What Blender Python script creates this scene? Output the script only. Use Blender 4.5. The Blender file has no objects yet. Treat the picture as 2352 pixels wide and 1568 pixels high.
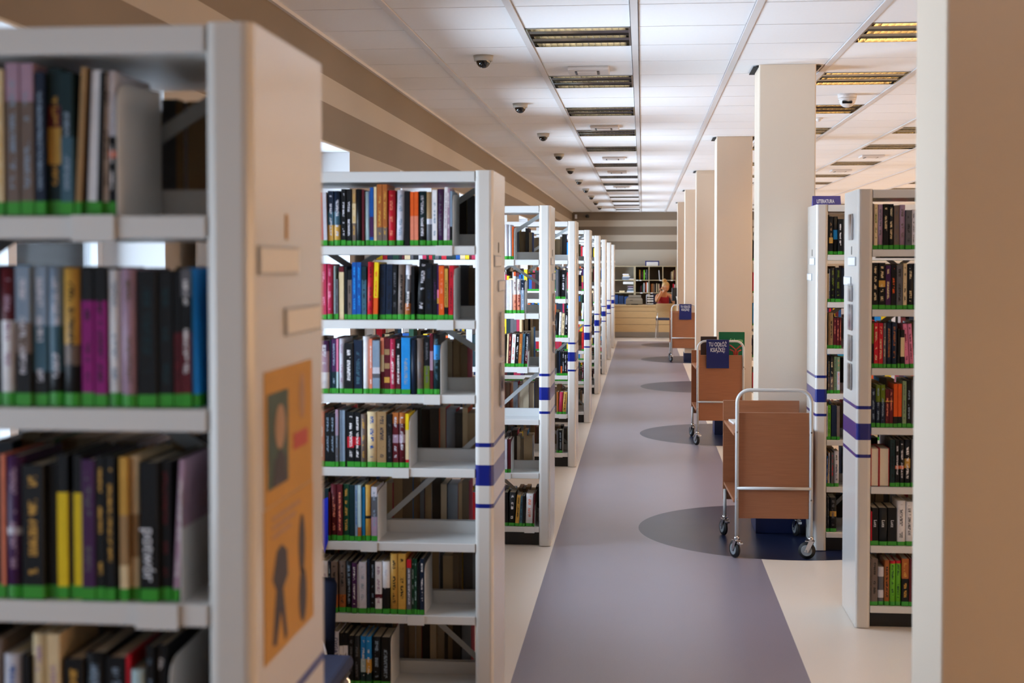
import bpy, bmesh, math, random
from mathutils import Vector, Matrix
R = random.Random(7)
PI = math.pi
sc = bpy.context.scene
COL = sc.collection
# ------------------------------------------------------------------ camera, world, exposure
F = 3150.0                       # focal length in pixels of a 2352 px wide frame
TH = math.atan(299 / F)          # yaw to the left of the aisle
PH = math.radians(1.6)           # pitch down
EYE = 1.755
SY = 183 - F * math.tan(PH)
cam_d = bpy.data.cameras.new('camera'); cam = bpy.data.objects.new('camera', cam_d); COL.objects.link(cam)
cam.location = (0, 0, EYE); cam.rotation_euler = (PI / 2 - PH, 0, TH)
cam_d.sensor_width = 36; cam_d.lens = 36 * F / 2352; cam_d.shift_y = -SY / 2352
cam_d.clip_start = 0.05; cam_d.clip_end = 200
cam_d.dof.use_dof = True; cam_d.dof.focus_distance = 11.0; cam_d.dof.aperture_fstop = 4.2
sc.camera = cam
sc.view_settings.view_transform = 'Standard'; sc.view_settings.look = 'None'
sc.view_settings.gamma = 1.0; sc.view_settings.use_curve_mapping = False
sc.view_settings.exposure = 0.0
sc.cycles.use_denoising = True
sc.cycles.max_bounces = 8; sc.cycles.diffuse_bounces = 5; sc.cycles.glossy_bounces = 3
sc.cycles.transparent_max_bounces = 12; sc.cycles.sample_clamp_indirect = 6.0
sc.cycles.caustics_reflective = False; sc.cycles.caustics_refractive = False
w = bpy.data.worlds.new('world'); sc.world = w; w.use_nodes = True
w.node_tree.nodes['Background'].inputs[0].default_value = (0.86, 0.93, 1.0, 1)
w.node_tree.nodes['Background'].inputs[1].default_value = 1.2

CEIL = 3.02; WX = -1.78; WFAR = 35.0; WRX = 7.6; YB = -4.0
COOL = (0.70, 0.84, 1.0); WARM = (1.0, 0.55, 0.24)
def area(name, loc, rot, sx, sy, power, col):
    l = bpy.data.lights.new(name, 'AREA'); l.shape = 'RECTANGLE'; l.size = sx; l.size_y = sy
    l.energy = power; l.color = col
    o = bpy.data.objects.new(name, l); o.location = loc; o.rotation_euler = rot; COL.objects.link(o); return o
WIN = [8.26 + 3.26 * k for k in range(-2, 9)]        # far edges of the windows along the left wall
for y in WIN:
    area('daylight', (WX - 0.62, y - 0.75, 1.45), (0, -PI / 2 - math.radians(24), 0), 1.5, 1.5, 265 if y > 6 else 150 if y > 2 else 60, COOL)
FILL_WIN = [1.1 + 3.6 * k for k in range(0, 10)]  # right wall windows out of view, added to let in a warm fill
for y in FILL_WIN:
    area('warm_fill_right', (WRX + 0.62, y - 0.9, 1.45), (0, PI / 2 + math.radians(20), 0), 1.6, 1.8, 120, WARM)  # added warm fill lamps, tinting faces turned to the right side

# ------------------------------------------------------------------ pixel rays (used to measure sizes on the shelf planes)
_c, _s, _cp, _sp = math.cos(TH), math.sin(TH), math.cos(PH), math.sin(PH)
FW = (-_s * _cp, _c * _cp, -_sp); RT = (_c, _s, 0); UP = (-_s * _sp, _c * _sp, _cp)
def onY(px, py, D):
    a = (px - 1176) / F; b = -(py - (784 - SY)) / F
    r = [FW[i] + a * RT[i] + b * UP[i] for i in range(3)]; t = D / r[1]
    return r[0] * t, EYE + r[2] * t

# ------------------------------------------------------------------ helpers
def lin(h):
    h = h.lstrip('#'); v = [int(h[i:i + 2], 16) / 255 for i in (0, 2, 4)]
    return tuple(x / 12.92 if x <= 0.04045 else ((x + 0.055) / 1.055) ** 2.4 for x in v)
def nt(m): m.use_nodes = True; return m.node_tree, m.node_tree.nodes, m.node_tree.links
def mat(name, col, rough=0.5, metal=0.0, spec=0.5, noise=0.0, nscale=30, emis=None, estr=0, coat=0.0, bump=0.0):
    m = bpy.data.materials.new(name); t, N, L = nt(m); b = N['Principled BSDF']
    c = lin(col) if isinstance(col, str) else col
    b.inputs['Base Color'].default_value = (*c, 1); b.inputs['Roughness'].default_value = rough
    b.inputs['Metallic'].default_value = metal; b.inputs['Specular IOR Level'].default_value = spec
    b.inputs['Coat Weight'].default_value = coat; b.inputs['Coat Roughness'].default_value = 0.12
    if noise or bump:
        tc = N.new('ShaderNodeTexCoord'); n = N.new('ShaderNodeTexNoise'); n.inputs['Scale'].default_value = nscale
        n.inputs['Detail'].default_value = 4; L.new(tc.outputs['Object'], n.inputs['Vector'])
        if noise:
            mr = N.new('ShaderNodeMapRange'); mr.inputs[3].default_value = 1 - noise; mr.inputs[4].default_value = 1 + noise
            L.new(n.outputs[0], mr.inputs[0])
            mx = N.new('ShaderNodeMix'); mx.data_type = 'RGBA'; mx.blend_type = 'MULTIPLY'; mx.inputs[0].default_value = 1
            mx.inputs[6].default_value = (*c, 1); L.new(mr.outputs[0], mx.inputs[7]); L.new(mx.outputs[2], b.inputs['Base Color'])
        if bump:
            bp = N.new('ShaderNodeBump'); bp.inputs['Strength'].default_value = bump; bp.inputs['Distance'].default_value = 0.002
            L.new(n.outputs[0], bp.inputs['Height']); L.new(bp.outputs[0], b.inputs['Normal'])
    if emis:
        b.inputs['Emission Color'].default_value = (*emis, 1); b.inputs['Emission Strength'].default_value = estr
    return m
def math_n(N, L, op, a, b=None):
    n = N.new('ShaderNodeMath'); n.operation = op
    for i, v in enumerate((a, b)):
        if v is None: continue
        if isinstance(v, (int, float)): n.inputs[i].default_value = v
        else: L.new(v, n.inputs[i])
    return n.outputs[0]
def mix_n(N, L, fac, a, b):
    n = N.new('ShaderNodeMix'); n.data_type = 'RGBA'
    L.new(fac, n.inputs[0])
    for i, v in ((6, a), (7, b)):
        if isinstance(v, tuple): n.inputs[i].default_value = (*v, 1)
        else: L.new(v, n.inputs[i])
    return n.outputs[2]
def band_mask(N, L, z, bands):
    out = None
    for a, b in bands:
        k = math_n(N, L, 'MULTIPLY', math_n(N, L, 'GREATER_THAN', z, a), math_n(N, L, 'LESS_THAN', z, b))
        out = k if out is None else math_n(N, L, 'MAXIMUM', out, k)
    return out
def striped(name, base, stripe, bands, rough, noise=0.0, coat=0.0):
    m = mat(name, base, rough, coat=coat); t, N, L = nt(m); b = N['Principled BSDF']
    tc = N.new('ShaderNodeTexCoord'); sp = N.new('ShaderNodeSeparateXYZ'); L.new(tc.outputs['Object'], sp.inputs[0])
    k = band_mask(N, L, sp.outputs[2], bands)
    L.new(mix_n(N, L, k, lin(base), lin(stripe)), b.inputs['Base Color'])
    return m
M = {}
M['white'] = mat('white_enamel', '#d8d8d6', 0.32, spec=0.5)
M['end'] = striped('white_enamel_blue_bands', '#d3cfc9', '#0c1f7a', [(1.052, 1.068), (0.905, 0.984), (0.82, 0.836)], 0.25, coat=0.4)
M['brace'] = mat('brace_grey', '#b9bdbd', 0.45)
M['kick'] = mat('kick_plate_black', '#15161a', 0.5)
M['column'] = mat('column_paint', '#e3d3bf', 0.55, bump=0.25, nscale=140)
M['plinth'] = mat('navy_plinth', '#101f4a', 0.35)
M['wallp'] = striped('striped_wall_paint', '#b7ac9c', '#857664', [(2.805, 3.3), (2.437, 2.652)], 0.75)
M['wallf'] = striped('striped_far_wall_paint', '#b0a594', '#7c6e5d', [(2.81, 3.3), (2.435, 2.65), (2.065, 2.275)], 0.75)
M['plain'] = mat('plain_wall_paint', '#e8d2ae', 0.75, bump=0.15, nscale=120)
M['tile'] = mat('ceiling_tile', '#efeeee', 0.85, noise=0.03, nscale=60)
M['tbar'] = mat('ceiling_grid', '#d8d4d2', 0.5)
M['void'] = mat('ceiling_void', '#191614', 0.9)
M['frame'] = mat('window_frame_white', '#e8eaec', 0.4)
M['pages'] = mat('book_pages', '#d9cfb8', 0.8, noise=0.12, nscale=260)
M['tape'] = mat('green_tape', '#33962a', 0.4)
M['beech'] = mat('beech_laminate', '#a06846', 0.38)
M['maple'] = mat('maple_laminate', '#c9a878', 0.4)
M['mapled'] = mat('maple_laminate_shelf', '#a89878', 0.5)
M['tube'] = mat('grey_tube_paint', '#cfd0cf', 0.3, spec=0.6)
M['chrome'] = mat('chrome', '#c8c8cc', 0.18, metal=1)
M['steel'] = mat('brushed_steel', '#9a948c', 0.35, metal=0.9)
M['rubber'] = mat('black_rubber', '#1b1b1d', 0.6)
M['hub'] = mat('grey_hub', '#83888c', 0.45)
M['navy'] = mat('navy_plastic', '#0e1d63', 0.35)
M['whitep'] = mat('white_lettering', '#e8ecf4', 0.5)
M['greenc'] = mat('green_cover', '#0d6a44', 0.35)
M['redp'] = mat('red_print', '#b5473a', 0.5)
M['camw'] = mat('camera_base', '#b5aea2', 0.5)
M['camd'] = mat('camera_dome', '#0a0c10', 0.08, spec=0.8)
M['emerg'] = mat('offwhite_plastic', '#dcd6d2', 0.5)
M['dark'] = mat('dark_plastic', '#17181b', 0.4)
M['printer'] = mat('printer_plastic', '#8f8674', 0.45)
M['paper'] = mat('white_paper', '#dedbd6', 0.7)
M['card'] = mat('grey_card', '#a9adb3', 0.6)
M['clear'] = None
M['yellow'] = mat('yellow_poster', '#bb8a3a', 0.6, noise=0.1, nscale=12)
M['figd'] = mat('poster_figure', '#3a3640', 0.6, noise=0.3, nscale=40)
M['figg'] = mat('poster_portrait_green', '#3c5048', 0.6, noise=0.35, nscale=30)
M['figs'] = mat('poster_skin', '#a5846a', 0.6, noise=0.2, nscale=40)
M['fabric'] = mat('blue_grey_fabric', '#2b3350', 0.8, noise=0.15, nscale=200)
M['fabricl'] = mat('pale_blue_plastic', '#7389b8', 0.4)
M['skin'] = mat('skin', '#c98a5c', 0.5)
M['hair'] = mat('blond_hair', '#b98a4a', 0.55, noise=0.25, nscale=60)
M['red'] = mat('red_top', '#a0101e', 0.7)
M['mirror'] = mat('louvre_metal', '#a6a49e', 0.14, metal=1, noise=0.35, nscale=9)
M['lampw'] = mat('lamp_tube_warm', '#fff2d0', 0.5, emis=(1.0, 0.86, 0.62), estr=12)
M['lamph'] = mat('lamp_tube_bright', '#fff2d0', 0.5, emis=(1.0, 0.58, 0.22), estr=95)

def wood(m):        # fine horizontal grain
    t, N, L = nt(m); b = N['Principled BSDF']; base = tuple(b.inputs['Base Color'].default_value[:3])
    tc = N.new('ShaderNodeTexCoord'); mp = N.new('ShaderNodeMapping'); mp.inputs['Scale'].default_value = (3, 3, 70)
    n = N.new('ShaderNodeTexNoise'); n.inputs['Scale'].default_value = 2.2; n.inputs['Detail'].default_value = 6
    L.new(tc.outputs['Object'], mp.inputs[0]); L.new(mp.outputs[0], n.inputs['Vector'])
    L.new(mix_n(N, L, n.outputs[0], tuple(x * 0.78 for x in base), tuple(min(1, x * 1.2) for x in base)), b.inputs['Base Color'])
wood(M['beech']); wood(M['maple']); wood(M['mapled'])

# thin clear plastic / glass
def clear(name, tint, gl=0.12):
    m = bpy.data.materials.new(name); t, N, L = nt(m); N.remove(N['Principled BSDF'])
    tr = N.new('ShaderNodeBsdfTransparent'); tr.inputs[0].default_value = (*tint, 1)
    g = N.new('ShaderNodeBsdfGlossy'); g.inputs['Roughness'].default_value = 0.08
    fr = N.new('ShaderNodeFresnel'); fr.inputs[0].default_value = 1.45
    mx = N.new('ShaderNodeMixShader'); L.new(fr.outputs[0], mx.inputs[0]); L.new(tr.outputs[0], mx.inputs[1]); L.new(g.outputs[0], mx.inputs[2])
    L.new(mx.outputs[0], N['Material Output'].inputs[0]); return m
M['glass'] = clear('window_glass', (0.97, 0.985, 1.0)); M['clear'] = clear('clear_plastic', (0.88, 0.86, 0.88))

# floor: cream vinyl with a grey-violet walkway and navy discs around the columns
COLY = [3.49, 8.95, 14.03, 19.2, 24.3, 29.3]
DISC = [(0.9, 3.6), (0.9, 9.06), (0.9, 14.07), (0.9, 19.4), (0.9, 24.8), (0.9, 29.1)]
def floor_mat():
    m = mat('vinyl_floor', '#d9cfc2', 0.32, spec=0.32); t, N, L = nt(m); b = N['Principled BSDF']
    tc = N.new('ShaderNodeTexCoord'); sp = N.new('ShaderNodeSeparateXYZ'); L.new(tc.outputs['Object'], sp.inputs[0])
    X, Y = sp.outputs[0], sp.outputs[1]
    n = N.new('ShaderNodeTexNoise'); n.inputs['Scale'].default_value = 180; n.inputs['Detail'].default_value = 3
    L.new(tc.outputs['Object'], n.inputs['Vector'])
    n2 = N.new('ShaderNodeTexNoise'); n2.inputs['Scale'].default_value = 2.5; n2.inputs['Detail'].default_value = 5
    L.new(tc.outputs['Object'], n2.inputs['Vector'])
    sx = math_n(N, L, 'LESS_THAN', math_n(N, L, 'ABSOLUTE', math_n(N, L, 'SUBTRACT', X, 0.082)), 0.624)
    k = math_n(N, L, 'MULTIPLY', sx, math_n(N, L, 'LESS_THAN', Y, 30.4))
    def spk(c, a):
        c = lin(c); return mix_n(N, L, n.outputs[0], tuple(x * (1 - a) for x in c), tuple(x * (1 + a) for x in c))
    col = mix_n(N, L, k, spk('#e8ddd0', 0.05), spk('#8a8490', 0.16))
    d = None
    for cx, cy in DISC:
        v = N.new('ShaderNodeCombineXYZ'); v.inputs[0].default_value = cx; v.inputs[1].default_value = cy
        v2 = N.new('ShaderNodeCombineXYZ'); L.new(X, v2.inputs[0]); L.new(Y, v2.inputs[1])
        ds = N.new('ShaderNodeVectorMath'); ds.operation = 'DISTANCE'; L.new(v.outputs[0], ds.inputs[0]); L.new(v2.outputs[0], ds.inputs[1])
        q = math_n(N, L, 'LESS_THAN', ds.outputs['Value'], 0.92)
        d = q if d is None else math_n(N, L, 'MAXIMUM', d, q)
    col = mix_n(N, L, d, col, spk('#1c2440', 0.12))
    L.new(col, b.inputs['Base Color'])
    mr = N.new('ShaderNodeMapRange'); mr.inputs[3].default_value = 0.27; mr.inputs[4].default_value = 0.31
    L.new(n2.outputs[0], mr.inputs[0]); L.new(mr.outputs[0], b.inputs['Roughness'])
    return m
M['floor'] = floor_mat()

# covers: colour bands and lettering are stored per book on the mesh
def cover_mat():
    m = mat('printed_cover', '#ffffff', 0.45, spec=0.3); t, N, L = nt(m); b = N['Principled BSDF']
    a1 = N.new('ShaderNodeAttribute'); a1.attribute_name = 'Col'
    a2 = N.new('ShaderNodeAttribute'); a2.attribute_name = 'Txt'
    uv = N.new('ShaderNodeUVMap'); uv.uv_map = 'uv'
    sp = N.new('ShaderNodeSeparateXYZ'); L.new(uv.outputs[0], sp.inputs[0])
    mp = N.new('ShaderNodeMapping'); mp.inputs['Scale'].default_value = (2.2, 55, 1); L.new(uv.outputs[0], mp.inputs[0])
    oi = N.new('ShaderNodeObjectInfo'); cz = N.new('ShaderNodeCombineXYZ'); L.new(math_n(N, L, 'MULTIPLY', oi.outputs['Random'], 60.0), cz.inputs[2]); L.new(cz.outputs[0], mp.inputs['Location'])
    n = N.new('ShaderNodeTexNoise'); n.inputs['Scale'].default_value = 1.6; n.inputs['Detail'].default_value = 1.5
    L.new(mp.outputs[0], n.inputs['Vector'])
    mp2 = N.new('ShaderNodeMapping'); mp2.inputs['Scale'].default_value = (0.3, 5, 1); L.new(uv.outputs[0], mp2.inputs[0]); L.new(cz.outputs[0], mp2.inputs['Location'])
    n2 = N.new('ShaderNodeTexNoise'); n2.inputs['Scale'].default_value = 1.3; L.new(mp2.outputs[0], n2.inputs['Vector'])
    du = math_n(N, L, 'ABSOLUTE', math_n(N, L, 'SUBTRACT', sp.outputs[0], 0.5))
    k = math_n(N, L, 'MULTIPLY', math_n(N, L, 'LESS_THAN', du, 0.19), math_n(N, L, 'GREATER_THAN', n.outputs[0], 0.47))
    k = math_n(N, L, 'MULTIPLY', k, math_n(N, L, 'GREATER_THAN', n2.outputs[0], 0.47))
    k = math_n(N, L, 'MULTIPLY', k, math_n(N, L, 'LESS_THAN', math_n(N, L, 'ABSOLUTE', math_n(N, L, 'SUBTRACT', sp.outputs[1], 0.55)), 0.37))
    k = math_n(N, L, 'MULTIPLY', k, a2.outputs['Alpha'])
    n3 = N.new('ShaderNodeTexNoise'); n3.inputs['Scale'].default_value = 45; n3.inputs['Detail'].default_value = 4
    tc = N.new('ShaderNodeTexCoord'); L.new(tc.outputs['Object'], n3.inputs['Vector'])
    mr = N.new('ShaderNodeMapRange'); mr.inputs[3].default_value = 0.78; mr.inputs[4].default_value = 1.15; L.new(n3.outputs[0], mr.inputs[0])
    mx = N.new('ShaderNodeMix'); mx.data_type = 'RGBA'; mx.blend_type = 'MULTIPLY'; mx.inputs[0].default_value = 1
    L.new(a1.outputs['Color'], mx.inputs[6]); L.new(mr.outputs[0], mx.inputs[7])
    L.new(mix_n(N, L, k, mx.outputs[2], a2.outputs['Color']), b.inputs['Base Color'])
    return m
M['cover'] = cover_mat()
def edges_mat():
    m = mat('shelved_book_edges', '#ffffff', 0.8); t, N, L = nt(m); b = N['Principled BSDF']
    a1 = N.new('ShaderNodeAttribute'); a1.attribute_name = 'Col'; L.new(a1.outputs['Color'], b.inputs['Base Color']); return m
M['edges'] = edges_mat()

def box(bm, x0, x1, y0, y1, z0, z1, bev=0.0, seg=2, mi=0, only=None):
    vs = [bm.verts.new((x, y, z)) for x in (x0, x1) for y in (y0, y1) for z in (z0, z1)]
    q = [(0, 1, 3, 2), (4, 6, 7, 5), (0, 4, 5, 1), (2, 3, 7, 6), (0, 2, 6, 4), (1, 5, 7, 3)]
    fs = [bm.faces.new([vs[i] for i in f]) for f in q]
    for f in fs: f.material_index = mi
    if bev:
        es = set(e for f in fs for e in f.edges)
        if only == 'z': es = [e for e in es if abs(e.verts[0].co.z - e.verts[1].co.z) > 1e-6]
        r = bmesh.ops.bevel(bm, geom=list(es), offset=bev, segments=seg, profile=0.5, affect='EDGES', clamp_overlap=True)
        for f in r['faces']: f.material_index = mi
    return vs
def cyl(bm, p, q, r, n=12, r2=None, mi=0):
    p = Vector(p); q = Vector(q); d = (q - p); L_ = d.length
    mtx = Matrix.Translation((p + q) / 2) @ d.to_track_quat('Z', 'Y').to_matrix().to_4x4()
    g = bmesh.ops.create_cone(bm, cap_ends=True, segments=n, radius1=r, radius2=r if r2 is None else r2, depth=L_, matrix=mtx)
    for f in set(f for v in g['verts'] for f in v.link_faces): f.material_index = mi; f.smooth = len(f.verts) == 4
def tube(bm, pts, r, n=10):
    pts = [Vector(p) for p in pts]; rings = []; side = None
    for i, p in enumerate(pts):
        d = (pts[min(i + 1, len(pts) - 1)] - pts[max(i - 1, 0)]).normalized()
        a = d.cross(Vector((0, 1, 0)))
        if a.length < 0.05: a = d.cross(Vector((1, 0, 0)))
        a.normalize()
        if side is not None and a.dot(side) < 0: a = -a
        side = a; b = d.cross(a).normalized()
        rings.append([bm.verts.new(p + r * (math.cos(2 * PI * k / n) * a + math.sin(2 * PI * k / n) * b)) for k in range(n)])
    for A, B in zip(rings, rings[1:]):
        for k in range(n):
            f = bm.faces.new([A[k], A[(k + 1) % n], B[(k + 1) % n], B[k]]); f.smooth = True
    bm.faces.new(rings[0][::-1]); bm.faces.new(rings[-1])
def sphere(bm, c, r, sz=(1, 1, 1), u=16, v=10, half=None):
    g = bmesh.ops.create_uvsphere(bm, u_segments=u, v_segments=v, radius=r)
    for x in g['verts']: x.co = Vector((x.co.x * sz[0], x.co.y * sz[1], x.co.z * sz[2])) + Vector(c)
    if half is not None:
        bmesh.ops.delete(bm, geom=[x for x in g['verts'] if (x.co.z - c[2]) * half < -1e-5], context='VERTS')
    for f in bm.faces: f.smooth = True
def mesh(name, bm, mats, fix=True):
    if fix: bmesh.ops.recalc_face_normals(bm, faces=bm.faces)
    me = bpy.data.meshes.new(name); bm.to_mesh(me); bm.free()
    for x in (mats if isinstance(mats, (list, tuple)) else [mats]): me.materials.append(x)
    return me
def link(name, me, parent=None, loc=(0, 0, 0), rot=(0, 0, 0)):
    o = bpy.data.objects.new(name, me); o.location = loc; o.rotation_euler = rot
    COL.objects.link(o)
    if parent is not None: o.parent = parent
    return o
def obj(name, bm, mats, parent=None, loc=(0, 0, 0), rot=(0, 0, 0)): return link(name, mesh(name, bm, mats), parent, loc, rot)
def tag(o, label, cat, group=None, kind=None):
    if label: o['label'] = label
    if cat: o['category'] = cat
    if group: o['group'] = group
    if kind: o['kind'] = kind
    return o
def thing(name, label, cat, loc=(0, 0, 0), rotz=0, group=None):
    return tag(link(name, None, None, loc, (0, 0, rotz)), label, cat, group)
def struct(name, bm, mats, loc=(0, 0, 0), parent=None):
    o = obj(name, bm, mats, parent, loc)
    if parent is None: o['kind'] = 'structure'
    return o
def dup(root, loc, rotz=None, label=None):
    r = root.copy(); COL.objects.link(r); r.location = loc
    if rotz is not None: r.rotation_euler = (0, 0, rotz)
    if label: r['label'] = label
    for ch in list(root.children):
        c = ch.copy(); COL.objects.link(c); c.parent = r
        for g in list(ch.children):
            d = g.copy(); COL.objects.link(d); d.parent = c
    return r
NB = bmesh.new
def text(name, s, parent, loc, rot, size, m, sx=1.0, ex=0.0006, align='CENTER'):
    c = bpy.data.curves.new(name, 'FONT'); c.body = s; c.size = size; c.extrude = ex; c.align_x = align; c.align_y = 'CENTER'; c.offset = 0.0005 if size > 0.03 else 0
    c.materials.append(m)
    tmp = bpy.data.objects.new(name, c); COL.objects.link(tmp)
    me = bpy.data.meshes.new_from_object(tmp, depsgraph=bpy.context.evaluated_depsgraph_get()); bpy.data.objects.remove(tmp)
    o = bpy.data.objects.new(name, me); o.location = loc; o.rotation_euler = rot; o.scale = (sx, 1, 1); COL.objects.link(o)
    o.parent = parent; return o

# ================================================================== THE ROOM
bm = NB(); box(bm, WX - 0.4, WRX + 0.4, YB, WFAR + 0.2, -0.1, 0); struct('floor', bm, M['floor'])
# left wall with window openings
ZS, ZT = 0.92, 2.43
def win_wall(name, x0, x1, ys, wd, zs, zt, m):
    bm = NB(); prev = YB
    for y in ys:
        a, b = y - wd, y
        if b < YB or a > WFAR: continue
        if a > prev: box(bm, x0, x1, prev, a, 0, CEIL + 0.2)
        box(bm, x0, x1, max(a, YB), b, 0, zs); box(bm, x0, x1, max(a, YB), b, zt, CEIL + 0.2); prev = b
    if prev < WFAR + 0.2: box(bm, x0, x1, prev, WFAR + 0.2, 0, CEIL + 0.2)
    return struct(name, bm, m)
win_wall('wall_left', WX - 0.3, WX, WIN, 1.5, ZS, ZT, M['wallp'])
win_wall('wall_right', WRX, WRX + 0.3, FILL_WIN, 1.8, 0.8, 2.4, M['plain'])
def window(k, x, y0, y1, zs, zt):
    bm = NB(); f = 0.055
    box(bm, x, x + 0.06, y0, y0 + f, zs, zt); box(bm, x, x + 0.06, y1 - f, y1, zs, zt)
    box(bm, x, x + 0.06, y0 + f, y1 - f, zs, zs + f); box(bm, x, x + 0.06, y0 + f, y1 - f, zt - f, zt)
    ym = (y0 + y1) / 2; box(bm, x, x + 0.06, ym - 0.03, ym + 0.03, zs + f, zt - f)
    o = struct('window_%d' % k, bm, M['frame'])
    g = NB(); box(g, x + 0.026, x + 0.034, y0 + f, y1 - f, zs + f, zt - f); obj('window_pane', g, M['glass'], o)
    r_ = NB(); xa, xb = (x + 0.061, x + 0.3015) if x < 0 else (x - 0.2415, x - 0.001)
    box(r_, xa, xb, y1 - 0.008, y1 - 0.001, zs + 0.031, zt - 0.009); box(r_, xa, xb, y0 + 0.001, y0 + 0.008, zs + 0.031, zt - 0.009); box(r_, xa, xb, y0 + 0.001, y1 - 0.001, zt - 0.008, zt - 0.001)
    obj('window_reveal', r_, M['frame'], o)
    s = NB(); box(s, x + (0.06 if x < 0 else -0.24), x + (0.32 if x < 0 else 0.0), y0 + 0.002, y1 - 0.002, zs + 0.001, zs + 0.03, 0.004); obj('window_sill', s, M['white'], o)
kk = 1
for y in WIN: window(kk, WX - 0.3, y - 1.5, y, ZS, ZT); kk += 1
for y in FILL_WIN:
    if y - 1.8 > YB: window(kk, WRX + 0.24, y - 1.8, y, 0.8, 2.4); kk += 1  # unseen windows, added only for the warm fill lamps behind them
bm = NB(); box(bm, WX, WRX, WFAR, WFAR + 0.2, 0, CEIL + 0.2); struct('wall_far', bm, M['wallf'])
bm = NB(); box(bm, WX - 0.3, WRX + 0.3, YB - 0.2, YB, 0, CEIL + 0.2); struct('wall_back', bm, M['wallf'])
bm = NB(); box(bm, WX, WX + 0.012, YB, WFAR, 0, 0.08, 0.003); struct('baseboard_left', bm, M['plinth'])
bm = NB(); box(bm, WX, WX + 0.02, YB, WFAR, CEIL - 0.02, CEIL - 0.001); struct('trim_1', bm, M['tbar'])

# ceiling: separate mineral tiles on a grid, leaving the lamp openings free
TX0, TW, TY0, TL = -0.045, 0.6145, 6.81, 0.64
LROWS = [-11, -8, -5, 1, 4, 7, 10, 13, 17, 21, 24, 27, 31, 34, 37, 41]  # negative rows are out of view, added to warm the nearest column
LCOLS = {-1: 0, 2: 1, 4: 1, 7: 1, 10: 1}
bm = NB()
i0 = math.floor((WX - TX0) / TW); i1 = math.ceil((WRX - TX0) / TW)
for i in range(i0, i1):
    for k in range(-18, 45):
        if i in LCOLS and k in LROWS and not (i < 0 and k < 0): continue
        xa = max(TX0 + TW * i + 0.023, WX); xb = min(TX0 + TW * (i + 1) - 0.023, WRX)
        ya = max(TY0 + TL * k + 0.005, YB); yb = min(TY0 + TL * (k + 1) - 0.005, WFAR)
        if xb - xa < 0.02 or yb - ya < 0.02: continue
        box(bm, xa, xb, ya, yb, CEIL, CEIL + 0.03)
box(bm, WX - 0.3, WRX + 0.3, YB, WFAR + 0.2, CEIL + 0.16, CEIL + 0.24, mi=1)
for k in range(-16, 45):                              # shadow joints between tile rows
    box(bm, WX, WRX, TY0 + TL * k - 0.0048, TY0 + TL * k + 0.0048, CEIL + 0.005, CEIL + 0.008, mi=1)
for i in range(i0 + 1, i1):
    x = TX0 + TW * i; box(bm, x - 0.019, x + 0.019, YB, WFAR, CEIL - 0.007, CEIL + 0.03, mi=2)
struct('ceiling', bm, [M['tile'], M['void'], M['tbar']])

# columns
for j, y in enumerate(COLY):
    bm = NB(); box(bm, -0.18, 0.18, 0, 0.37, 0, CEIL - 0.001, 0.008, 2, only='z')
    lab = ['broad cream column closest to the camera beside the nearest right bookcase', 'tall cream column rising behind the nearest book trolley',
           'cream column behind the second book trolley', 'cream column standing behind the third book trolley', 'cream column fifth along the walkway',
           'cream column farthest along the walkway near the desk'][j]
    o = obj('column', bm, M['column'], None, (0.925, y, 0)); tag(o, lab, 'column', kind='structure')
    p = NB(); box(p, -0.19, 0.19, -0.01, 0.38, 0, 0.15, 0.004); obj('column_plinth', p, M['plinth'], o)
    q = NB()
    for a in ((-0.215, -0.181, 0.03, 0.405), (0.181, 0.215, 0.03, 0.405)): box(q, a[0], a[1], a[2], a[3], CEIL - 0.012, CEIL - 0.008)
    box(q, -0.18, 0.18, 0.371, 0.405, CEIL - 0.012, CEIL - 0.008); obj('ceiling_collar', q, M['void'], o)

# ================================================================== CEILING FITTINGS
def lamp(col_i, row, bright, label):
    t = thing('ceiling_light', label, 'ceiling light', (TX0 + TW * col_i, TY0 + TL * row, CEIL), 0, 'louvred ceiling lights')
    W_, L_ = TW, TL; a = 0.012
    bm = NB(); x0, x1, y0, y1 = a + 0.02, W_ - a - 0.02, a, L_ - a
    box(bm, x0 - 0.01, x0, y0, y1, -0.004, 0.1); box(bm, x1, x1 + 0.01, y0, y1, -0.004, 0.1)
    box(bm, x0, x1, y0 - 0.008, y0, -0.004, 0.1); box(bm, x0, x1, y1, y1 + 0.008, -0.004, 0.1)
    box(bm, x0, x1, y0, y1, 0.098, 0.104); obj('housing', bm, M['mirror'], t)
    cs = [y0 + (y1 - y0) * f for f in (0.09, 0.5, 0.91)]; hw = 0.042
    for c in cs:
        bm = NB(); cyl(bm, (x0 + 0.03, c, 0.05), (x1 - 0.03, c, 0.05), 0.012, 8); obj('tube', bm, M['lamph'] if bright else M['lampw'], t)
    bm = NB()
    for c1, c2 in zip(cs, cs[1:]):                      # folded mirror between two tubes
        ya, yb, ym = c1 + hw, c2 - hw, (c1 + c2) / 2
        for p in ((ya, 0.03, ym, 0.0), (ym, 0.0, yb, 0.03)):
            v = [bm.verts.new(q) for q in ((x0, p[0], p[1]), (x1, p[0], p[1]), (x1, p[2], p[3]), (x0, p[2], p[3]))]; bm.faces.new(v)
        for yy in (ya, yb): box(bm, x0, x1, yy - 0.001, yy + 0.001, 0.0, 0.04)
    obj('reflector', bm, M['mirror'], t)
    bm = NB()
    for c in cs:
        for k in range(15):
            x = x0 + (x1 - x0) * (k + 0.5) / 15
            box(bm, x - 0.001, x + 0.001, max(c - hw, y0), min(c + hw, y1), 0.0, 0.034)
    obj('louvre', bm, M['mirror'], t)
    return t
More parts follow.
